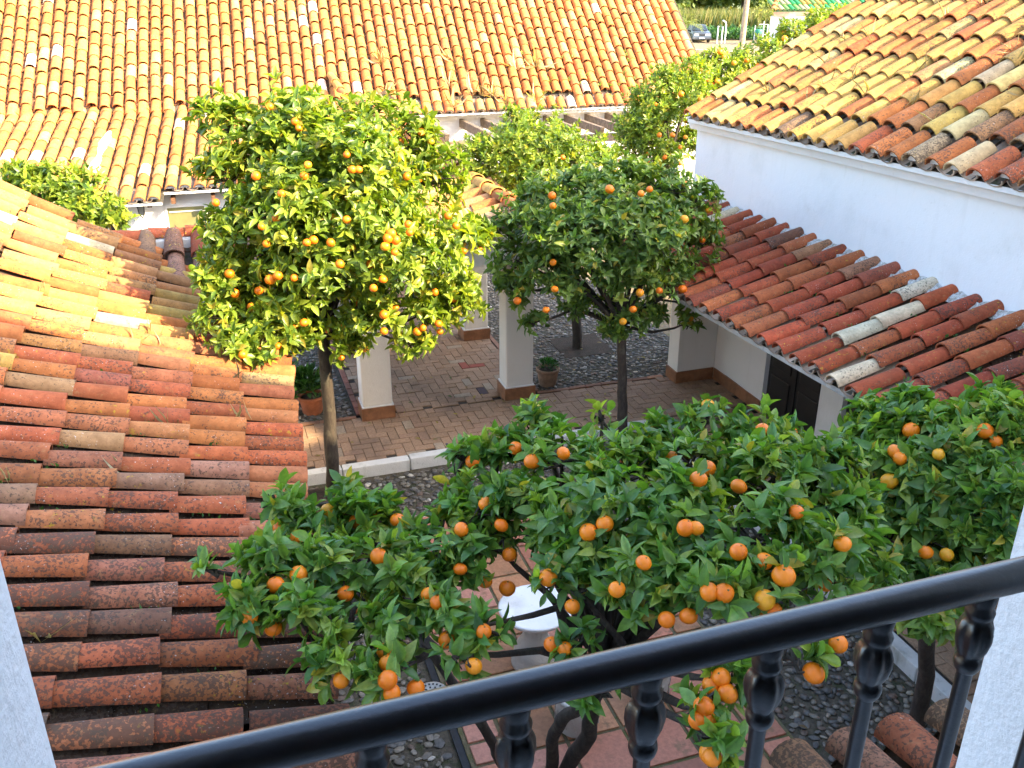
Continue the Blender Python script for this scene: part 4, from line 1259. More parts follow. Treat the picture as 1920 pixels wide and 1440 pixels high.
ORANGES = {
 't6': [(1.244,3.505,2.777,0.037),(1.372,3.442,2.83,0.037),(1.019,3.719,2.705,0.036),(0.981,3.392,2.666,0.036),(1.022,3.278,2.612,0.036),(1.214,3.658,2.775,0.036),(0.847,3.306,2.608,0.036),(0.8,3.161,2.508,0.036),(0.915,3.182,2.404,0.036),(1.006,3.145,2.372,0.036),(1.1,2.888,2.583,0.036),(1.283,2.92,2.744,0.036),(1.35,2.909,2.778,0.036),(1.16,2.769,2.511,0.036),(1.271,2.601,2.687,0.036),(1.378,2.603,2.784,0.036),(1.411,2.454,2.62,0.038),(1.494,2.439,2.628,0.038),(1.046,2.697,2.408,0.036),(0.797,2.799,2.455,0.036),(0.728,2.705,2.378,0.036),(0.137,3.276,2.549,0.036),(0.04,3.239,2.543,0.036),(-0.075,3.113,2.503,0.036),(0.008,3.106,2.436,0.036),(0.474,3.277,2.567,0.036),(0.386,3.243,2.32,0.036),(0.326,3.807,2.512,0.036),(0.313,3.186,2.475,0.036),(0.656,2.983,2.495,0.036),(0.637,3.068,2.478,0.036),(0.667,2.882,2.381,0.036),(0.391,2.698,2.409,0.036),(0.402,2.685,2.353,0.036),(0.499,2.712,2.328,0.036),(0.414,2.869,2.399,0.036),(0.228,2.78,2.384,0.036),(1.96,3.157,2.801,0.039),(1.741,2.865,2.942,0.036),(2.01,2.976,2.798,0.041),(1.794,2.435,2.812,0.036),(1.818,2.341,2.804,0.044),(1.733,2.32,2.731,0.046),(1.716,2.492,2.833,0.036),(1.55,2.404,2.749,0.036),(1.597,2.378,2.752,0.036),(2.356,3.345,2.846,0.036),(2.096,2.384,2.858,0.036),(1.993,2.547,2.923,0.036),(1.634,2.675,2.843,0.036),(1.928,2.131,2.629,0.04),(1.833,2.118,2.532,0.038),(1.399,2.127,2.495,0.036),(1.467,2.202,2.507,0.036),(1.502,2.145,2.509,0.036),(1.368,2.111,2.458,0.036),(1.367,1.998,2.396,0.036),(1.497,2.19,2.544,0.036),(1.594,2.688,2.844,0.036),(0.619,3.606,2.522,0.036),(1.041,3.223,2.49,0.036)],
 't7': [(3.247,3.345,2.699,0.042),(3.423,3.06,2.807,0.038),(3.447,3.006,2.771,0.036),(3.042,3.17,2.662,0.04),(3.045,3.213,2.678,0.036),(3.147,3.042,2.733,0.036),(2.975,3.138,2.565,0.043),(2.922,3.245,2.491,0.036),(2.928,2.785,2.386,0.038),(2.996,2.73,2.395,0.036)],
 't1': [(1.311,7.298,2.883,0.049),(1.377,7.302,2.863,0.045),(1.256,7.323,2.53,0.041),(0.352,7.454,2.578,0.046),(0.411,7.398,2.621,0.045),(0.533,7.297,2.62,0.036),(0.06,7.688,2.416,0.042),(0.181,7.708,2.279,0.043),(0.254,7.613,2.443,0.037),(0.038,7.727,2.579,0.042),(0.746,7.574,3.465,0.036),(0.746,8.054,3.689,0.036),(0.537,8.248,3.847,0.036),(0.721,8.067,3.74,0.036),(0.511,7.462,3.271,0.036),(0.706,7.55,3.382,0.036),(1.056,7.525,3.537,0.036),(1.132,7.454,3.426,0.036),(1.08,7.45,3.429,0.036),(1.588,7.774,3.284,0.036),(1.0,7.39,3.04,0.036),(0.66,7.343,2.89,0.036),(0.718,7.356,2.903,0.036),(1.283,7.284,2.822,0.045),(1.342,7.312,2.917,0.045),(1.503,7.384,2.968,0.036),(1.508,7.357,2.902,0.036),(1.36,7.285,2.765,0.036),(2.144,8.151,2.927,0.036),(1.938,7.748,2.922,0.036),(2.0,7.714,2.835,0.036),(1.258,7.385,2.197,0.042),(1.295,7.657,1.946,0.044),(1.626,7.799,1.852,0.04),(1.676,7.772,1.893,0.036),(1.822,7.764,1.921,0.036),(0.006,7.949,3.131,0.036),(0.325,7.403,3.032,0.036),(0.058,7.253,2.027,0.036),(0.851,7.346,2.873,0.036),(0.898,7.243,2.718,0.036),(1.16,7.256,2.485,0.036),(0.573,7.285,2.236,0.036),(1.731,7.54,2.822,0.036),(0.34,7.694,3.378,0.036)],
 't2': [(3.191,8.482,2.87,0.043),(3.119,8.256,2.821,0.037),(3.723,8.283,2.938,0.049),(4.436,8.029,2.644,0.05),(4.133,8.229,2.922,0.038),(4.011,8.167,2.9,0.036),(3.09,8.092,2.029,0.043),(2.808,8.416,1.834,0.044),(3.038,8.187,1.787,0.038),(3.999,8.038,1.916,0.044),(4.232,8.068,1.906,0.036),(4.622,8.284,1.818,0.047),(3.945,8.063,1.736,0.039),(3.886,8.165,1.574,0.039)],
 't3': [(4.98,10.951,2.542,0.043),(4.177,10.75,2.823,0.036),(4.711,10.882,2.537,0.036)],
 't4': [(6.657,13.038,2.658,0.043),(6.837,12.944,2.663,0.043),(7.018,13.012,2.458,0.039),(7.054,12.931,2.623,0.039),(7.127,13.192,2.166,0.04),(7.012,13.091,3.25,0.044),(7.352,13.091,3.151,0.049),(6.796,13.08,2.303,0.039),(7.384,13.097,2.327,0.04)],
 't5': [(9.145,15.705,3.144,0.056),(9.233,15.851,3.646,0.054),(9.46,15.706,3.455,0.056),(9.722,15.7,3.496,0.049),(8.943,15.747,3.296,0.042),(10.577,15.839,3.856,0.056),(9.292,15.8,3.555,0.048)],
}

# ---------------------------------------------------------------- orange trees
def orange_tmpl():
    V = []; F = []; n = 16
    A = [0, .09, .2, .5, .85, 1.2, 1.57, 1.95, 2.35, 2.75, 3.1415]; k = len(A) - 1
    for j, a in enumerate(A):
        for i in range(n):
            b = 2 * math.pi * i / n
            r = math.sin(a) * (1 + .02 * math.sin(3 * b + 1)); z = math.cos(a) * .95
            if j == 1: r *= 1 + .7 * (i % 3 == 0)
            if j < 2: z += .025
            elif j == 2: z -= .02
            V.append((r * math.cos(b), r * math.sin(b), z))
    for j in range(k):
        for i in range(n):
            F.append([j * n + i, (j + 1) * n + i, (j + 1) * n + (i + 1) % n, j * n + (i + 1) % n])
    return Tmpl(V, F)
ORANGE = orange_tmpl()
CALYX = None
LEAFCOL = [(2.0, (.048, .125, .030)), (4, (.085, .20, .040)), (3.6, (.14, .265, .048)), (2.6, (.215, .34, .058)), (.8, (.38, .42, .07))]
LEAFCOL_SUN = [(2.4, (.055, .11, .018)), (3.6, (.12, .20, .024)), (4, (.21, .30, .032)), (3.4, (.32, .40, .04)), (1.2, (.46, .43, .05))]  # sunlight put into the leaf colour: lighter and yellower for the sunlit crowns
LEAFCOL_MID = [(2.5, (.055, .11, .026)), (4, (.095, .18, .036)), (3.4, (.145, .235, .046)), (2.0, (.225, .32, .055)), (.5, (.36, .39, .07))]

def citrus(key, label, base, trunk, n_leaf, ll, pal, fork, stems=None, seed=1, limit=300, full=True, keep=None, dens=None, cat='orange tree', name='orange_tree', group='orange trees in the courtyard', leafpart=True, tw=6, clump=.17, extra=0, lim=1.02):
    r = np.random.default_rng(seed)
    L = np.array(LOBES[key]); C = np.array([W(*q[:3]) for q in L]); rad = L[:, 3]
    t = thing(name, label, cat, W(*base), group)
    # trunk
    m = MB()
    stems = stems or [trunk]
    for pts, rr in stems:
        # smooth the path a little
        P = [W(*p) for p in pts]
        Q = [P[0]]; RR = [rr[0]]
        for i in range(len(P) - 1):
            for s in (.33, .66, 1.0):
                q = P[i] * (1 - s) + P[i + 1] * s; 
                if s < 1: q = q + r.normal(0, .007, 3)
                Q.append(q); RR.append((rr[i] * (1 - s) + rr[i + 1] * s) * r.uniform(.95, 1.07))
        m.tube(Q, RR, 12)
    m.build('trunk', MT['bark'], t)
    # limbs
    m = MB()
    forks = [W(*f) for f in (fork if isinstance(fork[0], (tuple, list)) else [fork])]
    for c, q in zip(C, rad):
        f = min(forks, key=lambda a: np.linalg.norm(a - c))
        mid = f * .5 + c * .5 + np.array([0, 0, .12 * np.linalg.norm(c - f)]) + r.normal(0, .06, 3) * np.linalg.norm(c - f)
        end = c + AZ * q * .3
        b0 = min(.035, .016 + .012 * np.linalg.norm(c - f))
        m.tube([f, f * .6 + mid * .4, mid, mid * .4 + c * .6, end], [b0, b0 * .8, b0 * .62, b0 * .45, b0 * .25], 6)
        for k in range(tw):
            d = r.normal(0, 1, 3); d /= np.linalg.norm(d); d[2] = abs(d[2]) * .8
            e = c + d * q * .92
            m.tube([c - d * q * .1, c + d * q * .45 + r.normal(0, .03, 3), e], [b0 * .32, b0 * .22, .0025], 4)
    m.build('branches', MT['bark'], t)
    # leaves in whorls at twig tips
    wgt = (rad + .025) ** 2 * (np.array(dens) if dens is not None else 1.0); wgt = wgt / wgt.sum()
    nr = n_leaf // 6
    SUB = []
    for c, q in zip(C, rad):
        ss_ = []
        for _ in range(int(7 + 26 * min(q, 1.0))):
            d = r.normal(0, 1, 3); d /= np.linalg.norm(d)
            if d[2] < -.45: d[2] *= -.6; d /= np.linalg.norm(d)
            ss_.append(c + d * q * r.uniform(.45, .84))
        SUB.append(ss_)
    li = r.choice(len(L), nr, p=wgt)
    M, T, Cc, PR = [], [], [], []
    ORs = [(W(*o[:3]), o[3] * r.uniform(.80, 1.02)) for o in ORANGES.get(key, [])]
    for _ in range(extra):
        i = int(r.choice(len(L), p=rad / rad.sum())); d = r.normal(0, 1, 3); d[2] *= .7; d /= np.linalg.norm(d)
        p = C[i] + d * rad[i] * r.uniform(.55, .85)
        if keep is None or keep(p): ORs.append((p, r.uniform(.028, .036)))
    OP = np.array([o[0] for o in ORs]) if ORs else np.zeros((0, 3))
    view = EYEP - C.mean(0); view /= np.linalg.norm(view)
    w_ = np.array([p[0] for p in pal]); w_ = w_ / w_.sum(); pc = np.array([p[1] for p in pal])
    ztop = (C[:, 2] + rad).max(); zbot = (C[:, 2] - rad).min()
    for i in li:
        sub = SUB[i][int(r.integers(len(SUB[i])))]
        p = sub + r.normal(0, 1, 3) * np.array([1, 1, .8]) * max(rad[i] * clump, .03)
        d = p - C[i]; rr = np.linalg.norm(d) + 1e-6; d = d / rr
        if rr > rad[i] * lim: continue
        # outwards of the whole crown, and up
        g_ = p - C.mean(0); g_ /= np.linalg.norm(g_) + 1e-6
        td = d * .7 + g_ * .35 + AZ * .45 + r.normal(0, .3, 3); td /= np.linalg.norm(td)
        if keep is not None and not keep(p): continue
        hz = (p[2] - zbot) / (ztop - zbot)
        young = r.random() < (.10 + .10 * hz) * min(1, rr / rad[i])
        tone = r.uniform(.8, 1.2)
        nl = int(r.integers(5, 9))
        a0 = r.uniform(0, 6.28)
        rx = np.cross(td, AZ + r.normal(0, .1, 3)); rx /= np.linalg.norm(rx); ry = np.cross(td, rx)
        base_c = pc[r.choice(len(pc), p=w_)]
        for k in range(nl):
            a = a0 + k * 2.4 + r.normal(0, .25)
            th = R(28 + 62 * (k + .5) / nl) + r.normal(0, .15)
            if young: th *= .7
            e = rx * math.cos(a) + ry * math.sin(a)
            y = td * math.cos(th) + e * math.sin(th) - AZ * .12 * k / nl; y /= np.linalg.norm(y)
            z = td - y * (td @ y); z /= np.linalg.norm(z) + 1e-6
            z = z + r.normal(0, .22, 3); z -= y * (z @ y); z /= np.linalg.norm(z)
            x = np.cross(y, z)
            s = ll * r.uniform(.55, 1.25) * (.7 if young else 1)
            q = p + td * (.03 * (1 - k / nl)) * ll / .1
            tip = q + y * s * .6
            if len(OP):
                dd = np.linalg.norm(OP - tip, axis=1)
                j = int(dd.argmin())
                if dd[j] < ORs[j][1] * 1.25 and r.random() < .9: continue
                # leaves do not hang straight across a fruit's open side
                ov = OP[j] - tip
                if dd[j] < ORs[j][1] * 2.6 and (tip - OP[j]) @ (view * .8 + g_ * .4) > dd[j] * .55 and r.random() < .8: continue
            c = base_c * .55 + pc[r.choice(len(pc), p=w_)] * .45
            if young: c = np.array((.24, .345, .05)) * r.uniform(.75, 1.25)
            c = c * tone * r.uniform(.82, 1.18)
            if r.random() < .025: c = np.array((.40, .33, .05)) * r.uniform(.7, 1.1)
            w = s * r.uniform(.36, .48)
            M.append(np.stack([x * w, y * s, z * s], 1)); T.append(q); Cc.append([*c, 1])
    tm = LEAF if full else LEAF_S
    if leafpart:
        if full:
            nv = len(LEAVES); ks = r.integers(0, nv, len(M)); M, T, Cc = np.array(M), np.array(T), np.array(Cc)
            for q in range(nv):
                populate(t, 'leaf', 'foliage', LEAVES[q], M[ks == q], T[ks == q], Cc[ks == q], MT['leaf_o'], MT['leaf_v'], limit // nv)
        else:
            populate(t, 'leaf', 'foliage', tm, M, T, Cc, MT['leaf_o'], MT['leaf_v'], limit)
    else:
        o = bpy.data.objects.new('crown', joined_mesh('crown', tm, np.array(M), np.array(T), np.array(Cc), MT['leaf_v'])); tag(o, kind='stuff'); link(o, t)
    # fruit
    global ORANGE_ME
    for (p, q) in ORs:
        o = bpy.data.objects.new('orange', ORANGE_ME)
        o.matrix_basis = Matrix.Translation(Vector(p)) @ Matrix.Rotation(r.uniform(0, 6), 4, 'Z') @ Matrix.Rotation(r.normal(0, .5), 4, 'X') @ Matrix.Diagonal((q * 1.06, q * 1.06 * r.uniform(.94, 1.05), q * 1.06 * r.uniform(.88, 1.04), 1))
        link(o, t)
    return t
ORANGE_ME = ORANGE.mesh('orange', MT['orange'])
ORANGE_ME.materials.append(plain('green_calyx', (.06, .09, .02), .8))
for f in list(ORANGE_ME.polygons)[:16]: f.material_index = 1

def keep_left(p):
    u, v = p @ AU, p @ AV
    if u < ueA(v) + .05 and v < 10.2:
        z = max(zA(v, max(ueA(v) - u, 0)), zB(v) if VK < v and u < .55 else 0)
        return p[2] > z + .13
    return True
def keep_right(p):
    u, v = p @ AU, p @ AV
    if u > 4.55 and v < 10.5: return p[2] > S_C(v, max(u - 4.65, 0))[2] + .12 or (u < 5.2 and p[2] < S_C(v, max(u - 4.65, 0))[2] - .12)
    if u > 6.1: return False
    return True
citrus('t1', 'tall sunlit orange tree with slim bare trunk and yellow-green crown full of fruit', (0.80, 8.51, -.12),
       ([(0.80, 8.51, -.14), (.79, 8.2, .5), (.81, 8.25, 1.1), (.82, 8.28, 1.75), (.9, 8.25, 2.2)], [.072, .065, .06, .055, .04]),
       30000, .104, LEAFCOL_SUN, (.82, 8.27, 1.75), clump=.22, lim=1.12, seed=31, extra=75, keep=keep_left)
citrus('t2', 'shaded orange tree with thin dark trunk in front of the white pier and lean-to', (4.13, 8.53, -.12),
       ([(4.13, 8.53, -.14), (4.12, 8.55, .4), (4.10, 8.58, .9), (4.08, 8.6, 1.3), (3.98, 8.65, 1.8)], [.062, .055, .05, .046, .035]),
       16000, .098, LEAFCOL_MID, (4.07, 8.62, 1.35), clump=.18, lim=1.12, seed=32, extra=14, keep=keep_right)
citrus('t3', 'dense sunlit tree with few fruit standing in a square soil pit behind the shaded one', (4.72, 11.4, -.03),
       ([(4.72, 11.4, -.03), (4.7, 11.4, .6), (4.55, 11.4, 1.4), (4.3, 11.38, 2.1)], [.075, .065, .055, .04]),
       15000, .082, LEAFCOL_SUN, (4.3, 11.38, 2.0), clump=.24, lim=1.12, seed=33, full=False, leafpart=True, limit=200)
citrus('t4', 'orange tree with small scattered fruit tucked behind the corner of the right house', (7.0, 13.5, -.1),
       ([(7.0, 13.5, -.16), (7.0, 13.5, 1.0), (7.0, 13.5, 1.9)], [.085, .07, .05]), 15000, .09, LEAFCOL_SUN, (7.0, 13.5, 1.8), clump=.26, lim=1.15, seed=34, extra=22, full=False, leafpart=False, tw=3)
citrus('t5', 'farthest orange tree reaching along the roof edge in front of the stained garden wall', (9.9, 16.0, -.1),
       ([(9.9, 16.0, -.16), (9.9, 16, 1.4), (9.95, 16, 2.8)], [.1, .08, .05]), 10000, .10, LEAFCOL_SUN, (9.95, 16, 2.7), clump=.28, lim=1.25, seed=35, extra=10, full=False, leafpart=False, tw=3)
d6 = [1.0] * len(LOBES['t6'])
for i in (1, 2, 4, 7, 8, 9, 12, 13): d6[i] = .85
citrus('t6', 'near orange tree with several grey stems and large oranges right below the railing', (1.46, 3.86, -.09),
       None, 13500, .089, LEAFCOL, [(1.47, 3.36, 1.4), (1.6, 3.35, 1.6), (.75, 3.9, 1.6)],
       stems=[([(1.46, 3.86, -.1), (1.53, 3.87, .2), (1.52, 3.86, .47), (1.47, 3.75, .77), (1.44, 3.54, 1.13), (1.47, 3.36, 1.4), (1.3, 3.25, 2.1)], [.055, .043, .039, .037, .036, .032, .02]),
              ([(1.46, 3.86, -.1), (1.58, 3.9, .15), (1.62, 3.83, .47), (1.65, 3.63, .87), (1.57, 3.42, 1.35), (1.8, 3.1, 2.2)], [.06, .052, .048, .046, .040, .022]),
              ([(1.46, 3.86, -.1), (1.33, 3.95, .15), (1.24, 3.94, .45), (1.17, 3.9, .67), (1.06, 3.81, .98), (.75, 3.9, 1.6), (.67, 3.74, 2.2), (.73, 3.62, 2.42)], [.045, .035, .034, .032, .03, .024, .018, .01])],
       seed=36, extra=26, dens=d6)
citrus('t7', 'leafy orange tree at the right with pale new shoots under the lean-to eave', (3.9, 3.5, -.12),
       ([(3.9, 3.5, -.14), (3.85, 3.45, .7), (3.6, 3.3, 1.4), (3.35, 3.2, 1.9)], [.06, .052, .045, .034]),
       9200, .096, LEAFCOL, (3.45, 3.25, 1.7), seed=37, extra=10)
ORANGES['bush'] = []
citrus('bush', 'leafy green shrub rising behind the verge of the left wing roof', (-1.6, 11.5, -.1),
       ([(-1.6, 11.5, -.16), (-1.55, 11.5, 1.0), (-1.5, 11.5, 2.0)], [.06, .05, .03]), 5200, .105, LEAFCOL_SUN, (-1.5, 11.5, 1.9), clump=.26, lim=1.1, seed=38, full=False, cat='shrub', name='shrub', group=None, leafpart=False, tw=4)

# ---------------------------------------------------------------- beyond the roofs
gw = thing('garden_wall', 'whitewashed garden wall with tan coping and a dark damp stain behind the orange trees', 'wall', W(16, 24.1, -.15))
def wall_strip(m, a, b, th, z0, z1, o=0.0):
    a, b = np.array(a, float), np.array(b, float); d = (b - a) / np.linalg.norm(b - a); n_ = np.array([-d[1], d[0]])
    q = [a - n_ * o, b - n_ * o, b + n_ * (th + o), a + n_ * (th + o)]
    m.hexa([W(x[0], x[1], z0) for x in q] + [W(x[0], x[1], z1) for x in q])
m = MB(); wall_strip(m, (12.15, 24.9), (16.4, 18.1), .25, -.15, 3.06); m.build('wall', MT['white_stain'], gw)
m = MB(); wall_strip(m, (12.1, 24.98), (16.45, 18.02), .25, 3.06, 3.15, .05); m.build('coping', plain('tan_coping', (.40, .29, .17), .9, noise=.25), gw)

gh = thing('green_roofed_house', 'small white house with green and amber glazed tile roof', 'house', W(24, 34, -.15))
def S_N(t, d): return W(21.55 + t, 33.25 + .07 * t + d, 3.8 + .55 * d)
nt_ = np.arange(.2, 8, .25)
M, T, Cc = [], [], []
for t in nt_:
    for j in range(7):
        if j * .33 * .9 > t + .3: continue
        p0, x, y, z = frame(S_N, t, j * .33, .4)
        M.append(np.stack([x * .2, y * .4 - z * .02, z * .2], 1)); T.append(p0 + z * .04)
        p = rng.random(); c = (.025, .21, .05) if p < .5 else (.12, .25, .05) if p < .72 else (.33, .22, .03) if p < .9 else (.28, .28, .14)
        Cc.append([*(np.array(c) * rng.uniform(.8, 1.2)), 1])
m = MB(); P = [[S_N(t, d) for d in (0, .8, 1.6, 2.4)] for t in np.linspace(0, 8, 6)]
P[0] = [S_N(d * .9, d) for d in (0, .8, 1.6, 2.4)]
m.grid(P); r_ = m.build('roof', MT['glaze_v'], gh)
r_.data.attributes.new('Col', 'FLOAT_COLOR', 'POINT').data.foreach_set('color', np.tile([.06, .10, .04, 1], len(r_.data.vertices)).astype(np.float32))
o = tag(bpy.data.objects.new('glazed_tiles', joined_mesh('glazed_tiles', TILE_FAR, np.array(M), np.array(T), np.array(Cc), MT['glaze_v'])), kind='stuff'); link(o, r_)
ridge_tiles(r_, [S_N(-.05, -.05) + AZ * .05, S_N(2.1, 2.4) + AZ * .05], .22, .36, [(1, (.42, .2, .07))], (0, .3))
m = MB(); wall_strip(m, (21.95, 34.0), (24.5, 30.6), .3, -.15, 3.62)
m.build('wall', MT['white'], gh)
m = MB(); m.hexa([W(21.75, 33.45, 3.62), W(29.6, 34.0, 3.62), W(29.6, 34.2, 3.62), W(21.95, 33.69, 3.62), W(21.6, 33.3, 3.78), W(29.6, 33.85, 3.78), W(29.6, 34.2, 3.78), W(21.95, 33.69, 3.78)]); m.build('cornice', plain('pink_cornice', (.5, .33, .24), .8), gh)

# utility pole
t = thing('utility_pole', 'bleached wooden pole rising behind the garden wall', 'pole', (14.15, 60, -.16))
m = MB(); m.tube([(14.15, 60, -.16), (14.25, 60, 3.5), (14.42, 60, 9.0)], [.19, .17, .13], 12); m.build('post', MT['pole'], t)

# parked car, seen from the front
cx, cy = 17.35, 89.0
car = thing('parked_car', 'silver car parked on the sandy ground, its front showing past the roof end', 'car', (cx, cy, -.16))
m = MB()
prof = [(0, .35), (.05, .62), (.25, .72), (1.15, .86), (1.3, .88)]
def cbox(m, x, y0, y1, z0, z1, dx1=None):
    d = dx1 if dx1 is not None else x
    m.hexa([(cx - x, cy + y0, z0), (cx + x, cy + y0, z0), (cx + x, cy + y1, z0), (cx - x, cy + y1, z0), (cx - d, cy + y0, z1), (cx + d, cy + y0, z1), (cx + d, cy + y1, z1), (cx - d, cy + y1, z1)])
m.hexa([(cx - .86, cy, .12), (cx + .86, cy, .12), (cx + .86, cy + 4.1, .12), (cx - .86, cy + 4.1, .12), (cx - .84, cy + .05, .62), (cx + .84, cy + .05, .62), (cx + .84, cy + 4.05, .80), (cx - .84, cy + 4.05, .80)])
m.hexa([(cx - .84, cy + .06, .62), (cx + .84, cy + .06, .62), (cx + .84, cy + 1.3, .62), (cx - .84, cy + 1.3, .62), (cx - .76, cy + .25, .72), (cx + .76, cy + .25, .72), (cx + .78, cy + 1.3, .86), (cx - .78, cy + 1.3, .86)])
m.hexa([(cx - .78, cy + 1.1, .80), (cx + .78, cy + 1.1, .80), (cx + .78, cy + 3.7, .80), (cx - .78, cy + 3.7, .80), (cx - .6, cy + 1.9, 1.32), (cx + .6, cy + 1.9, 1.32), (cx + .6, cy + 3.2, 1.32), (cx - .6, cy + 3.2, 1.32)])
body = m.build('body', MT['car_paint'], car, bevel=.04)
m = MB(); m.face([(cx - .68, cy + 1.13, .87), (cx + .68, cy + 1.13, .87), (cx + .54, cy + 1.86, 1.28), (cx - .54, cy + 1.86, 1.28)]); m.build('windscreen', MT['car_glass'], car)
for s in (-1, 1):
    m = MB(); m.hexa([(cx + s * .5 - .2, cy - .012, .46), (cx + s * .5 + .2, cy - .012, .46), (cx + s * .5 + .2, cy + .08, .46), (cx + s * .5 - .2, cy + .08, .46), (cx + s * .5 - .2, cy + .0, .6), (cx + s * .5 + .2, cy + .0, .6), (cx + s * .5 + .2, cy + .08, .6), (cx + s * .5 - .2, cy + .08, .6)]); m.build('headlight', MT['plate'], car)
m = MB(); cbox(m, .86, -.07, .05, .14, .32); m.build('bumper', plain('grey_bumper', (.08, .085, .09), .5), car, bevel=.02)
m = MB(); cbox(m, .26, -.085, -.071, .2, .3); m.build('number_plate', MT['plate'], car)
m = MB(); cbox(m, .3, -.012, .03, .44, .58); m.build('grille', MT['iron'], car)
for x in (-.74, .74):
    for y in (.75, 3.25):
        m = MB(); m.tube([(cx + x - .1, cy + y, .15), (cx + x + .1, cy + y, .15)], .31, 18); w_ = m.build('wheel', MT['rubber'], car)
        m = MB(); m.tube([(cx + x - .11, cy + y, .15), (cx + x + .11, cy + y, .15)], .18, 14); m.build('rim', MT['grey_metal'], w_)

# pipes and bin on the sandy ground
for k, (x, h, hook, lab) in enumerate(((18.55, 1.25, 0, 'short straight grey pipe nearest the parked car'), (18.95, 1.2, 0, 'straight grey pipe in the middle of the three'), (19.25, 1.65, 1, 'taller white pipe with hooked top near the parked car'))):
    t = thing('standpipe', lab, 'pipe', (x, 88, -.16), 'pipes standing on the sandy ground')
    m = MB(); pts = [(x, 88, -.16), (x, 88, h - .25)]
    if hook: pts += [(x - .05, 88, h - .05), (x - .18, 88, h + .05), (x - .30, 88, h + .1)]
    else: pts += [(x, 88, h)]
    m.tube(pts, .06, 8); m.build('pipe', MT['plate'], t)
    m = MB(); m.lathe(np.array(pts[-1]) - AZ * .05, [(.08, 0), (.1, .06), (.06, .12)], 10); m.build('cap', MT['grey_metal'], t)
t = thing('litter_bin', 'green litter bin hung between pale metal posts beyond the wall', 'bin', (22.25, 88, -.16))
for s in (-.38, .38):
    m = MB(); h_ = 1.35 if s < 0 else 1.7; m.tube([(22.25 + s, 88, -.16), (22.25 + s, 88, h_)], .04, 8); m.build('post', MT['plate'], t)
m = MB(); m.tube([(22.75, 88, 1.45), (23.0, 88, 1.45), (23.0, 88, .6), (22.7, 88, .6)], .035, 6); m.tube([(22.2, 88, 1.45), (22.64, 88, 1.45)], .035, 6); m.build('bracket', MT['plate'], t)
m = MB(); m.lathe((22.22, 88, .1), [(.24, 0), (.28, .1), (.3, .6)], 16); m.build('bin_body', plain('dark_bin', (.06, .08, .07), .5), t)
m = MB(); m.lathe((22.22, 88, .7), [(.33, 0), (.34, .15), (.34, .3), (.28, .34)], 16); m.build('bin_collar', MT['green_plastic'], t)

def far_tree(x, y, h, r, cols, label, name='tree', n=900, trunk=.14, ll=.35, seed=1, zc=None, sx=1.0, trunk_mat='bark', cat='tree', group='trees beyond the garden wall'):
    t = thing(name, label, cat, (x, y, -.16), group)
    rr = np.random.default_rng(seed)
    m = MB(); m.tube([(x, y, -.16), (x + .1, y, h * .4), (x + .05, y, h * .75)], [trunk, trunk * .8, trunk * .4], 8); m.build('trunk', MT[trunk_mat], t)
    M, T, Cc = [], [], []
    lob = [(np.array([x + rr.normal(0, r * .45) * sx, y + rr.normal(0, r * .45), (zc or h * .7) + rr.normal(0, r * .3)]), r * rr.uniform(.35, .65)) for _ in range(12)]
    for i in range(n):
        c, q = lob[int(rr.integers(12))]
        d = rr.normal(0, 1, 3); d /= np.linalg.norm(d); p = c + d * q * (.5 + .5 * rr.random())
        y_ = d + rr.normal(0, .5, 3) - AZ * .2; y_ /= np.linalg.norm(y_); x_ = np.cross(y_, rr.normal(0, 1, 3)); x_ /= np.linalg.norm(x_); z_ = np.cross(x_, y_)
        s = ll * rr.uniform(.6, 1.3); M.append(np.stack([x_ * s * .55, y_ * s, z_ * s], 1)); T.append(p)
        k = np.array(cols[int(rr.integers(len(cols)))]) * rr.uniform(.75, 1.25); Cc.append([*k, 1])
    o = tag(bpy.data.objects.new('crown', joined_mesh('crown', LEAF_S, np.array(M), np.array(T), np.array(Cc), MT['weed_v'])), kind='stuff'); link(o, t)
FG = [(.10, .15, .03), (.16, .20, .04), (.06, .10, .02), (.24, .24, .05)]
far_tree(23.25, 86, 4.0, 1.3, [(.22, .26, .06), (.30, .30, .08), (.16, .20, .05)], 'young pale-leaved tree on a bare straw coloured trunk beside the green-roofed house', n=500, trunk=.17, ll=.3, seed=3, zc=2.9, trunk_mat='pole')
for k, (x, y, lab) in enumerate(((16.0, 121, 'far broad tree seen over the parked car'), (25.8, 131, 'pale far tree right behind the pole'), (19.0, 118, 'leftmost broad tree above the reeds'), (23.5, 124, 'yellowish broad tree behind the reeds left of the pole'), (28.0, 120, 'dark broad tree behind the reeds right of the pole'), (33.5, 128, 'broad tree behind the green-roofed house'), (40, 132, 'rightmost far tree, mostly hidden by the roof'))):
    far_tree(x, y, 8.5, 3.6, FG if k % 2 else FG[:3], lab, n=2200, trunk=.25, ll=.8, seed=40 + k, zc=4.4)
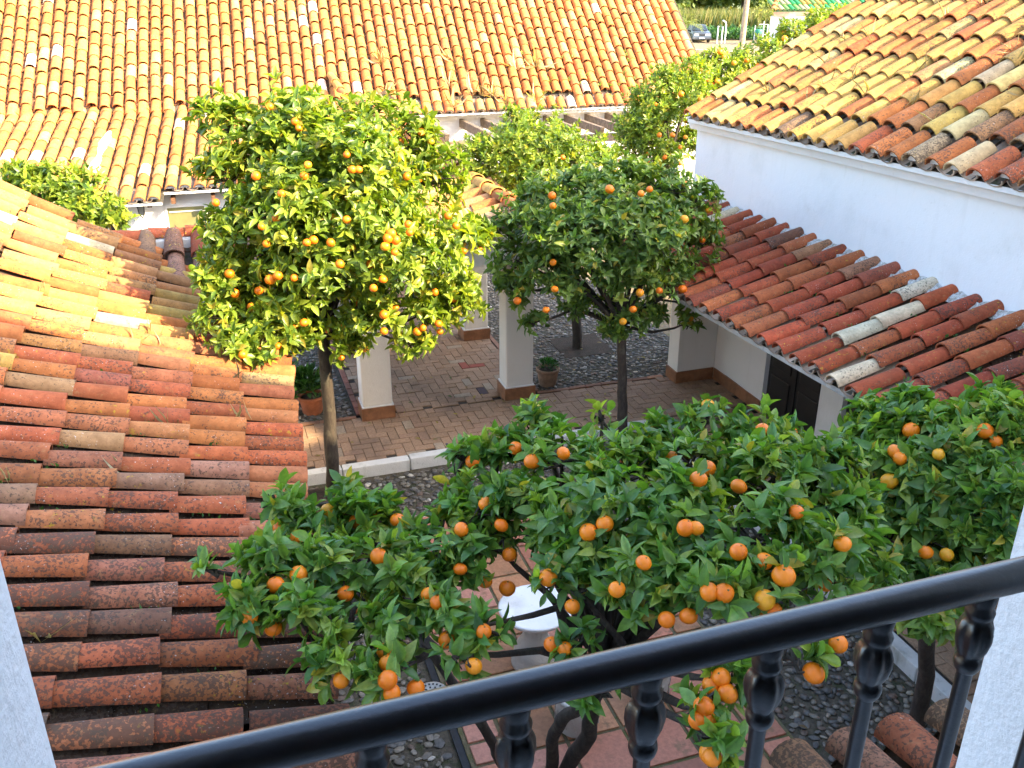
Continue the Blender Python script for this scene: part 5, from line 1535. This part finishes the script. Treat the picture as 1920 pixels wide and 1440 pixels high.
# reeds and low bushes: nobody could count them
rr = np.random.default_rng(77)
M, T, Cc = [], [], []
for i in range(9000):
    x = rr.uniform(15, 38); y = rr.uniform(97, 106); h = rr.uniform(1.6, 2.9)
    yv = AZ + rr.normal(0, .16, 3); yv /= np.linalg.norm(yv); a = rr.uniform(0, 3.14); xv = np.cross(yv, [math.cos(a), math.sin(a), 0]); xv /= np.linalg.norm(xv)
    M.append(np.stack([xv * .16, yv * h, np.cross(xv, yv) * .3], 1)); T.append((x, y, -.16))
    c = np.array(((.10, .13, .03), (.17, .17, .05), (.25, .21, .08), (.07, .10, .03))[int(rr.integers(4))]) * rr.uniform(.8, 1.2); Cc.append([*c, 1])
o = tag(bpy.data.objects.new('reeds', joined_mesh('reeds', LEAF_S, np.array(M), np.array(T), np.array(Cc), MT['weed_v'])), 'tall yellow-green reeds and grass filling the far verge', 'reeds', kind='stuff'); link(o)
M, T, Cc = [], [], []
for i in range(7000):
    x = rr.uniform(16, 36); y = rr.uniform(92.5, 97); z = rr.uniform(-.1, 1.0) * rr.uniform(.4, 1)
    yv = rr.normal(0, 1, 3) + AZ; yv /= np.linalg.norm(yv); xv = np.cross(yv, rr.normal(0, 1, 3)); xv /= np.linalg.norm(xv); s = rr.uniform(.2, .45)
    M.append(np.stack([xv * s * .6, yv * s, np.cross(xv, yv) * s], 1)); T.append((x, y, z))
    c = np.array(((.035, .11, .03), (.05, .14, .035), (.03, .08, .025))[int(rr.integers(3))]) * rr.uniform(.8, 1.2); Cc.append([*c, 1])
o = tag(bpy.data.objects.new('low_bushes', joined_mesh('low_bushes', LEAF_S, np.array(M), np.array(T), np.array(Cc), MT['weed_v'])), 'dark green low bushes along the foot of the reeds', 'bushes', kind='stuff'); link(o)
# a fan palm whose fronds hang over the car
t = thing('palm', 'feathery pale palm with drooping fronds over the parked car', 'palm', (15.9, 90.3, -.16))
m = MB(); m.tube([(15.9, 90.3, -.16), (15.9, 90.3, 1.3)], [.25, .2], 10); m.build('trunk', MT['bark'], t)
M, T, Cc = [], [], []
for k in range(34):
    a = rr.uniform(0, 6.28); el = rr.uniform(.1, 1.2); L = rr.uniform(1.4, 2.1)
    pos = np.array([15.9, 90.3, 1.3]); dirv = np.array([math.cos(a) * math.cos(el), math.sin(a) * math.cos(el), math.sin(el)])
    for s in range(9):
        pos = pos + dirv * L / 9; dirv = dirv - AZ * .13; dirv /= np.linalg.norm(dirv)
        side = np.cross(dirv, AZ); side /= np.linalg.norm(side)
        for sg in (-1, 1):
            y_ = side * sg * .8 + dirv * .6 - AZ * .3; y_ /= np.linalg.norm(y_); x_ = np.cross(y_, AZ); x_ /= np.linalg.norm(x_)
            M.append(np.stack([x_ * .06, y_ * .45, np.cross(x_, y_) * .2], 1)); T.append(pos); Cc.append([*(np.array((.20, .24, .09)) * rr.uniform(.7, 1.3)), 1])
o = tag(bpy.data.objects.new('fronds', joined_mesh('fronds', LEAF_S, np.array(M), np.array(T), np.array(Cc), MT['weed_v'])), kind='stuff'); link(o, t)
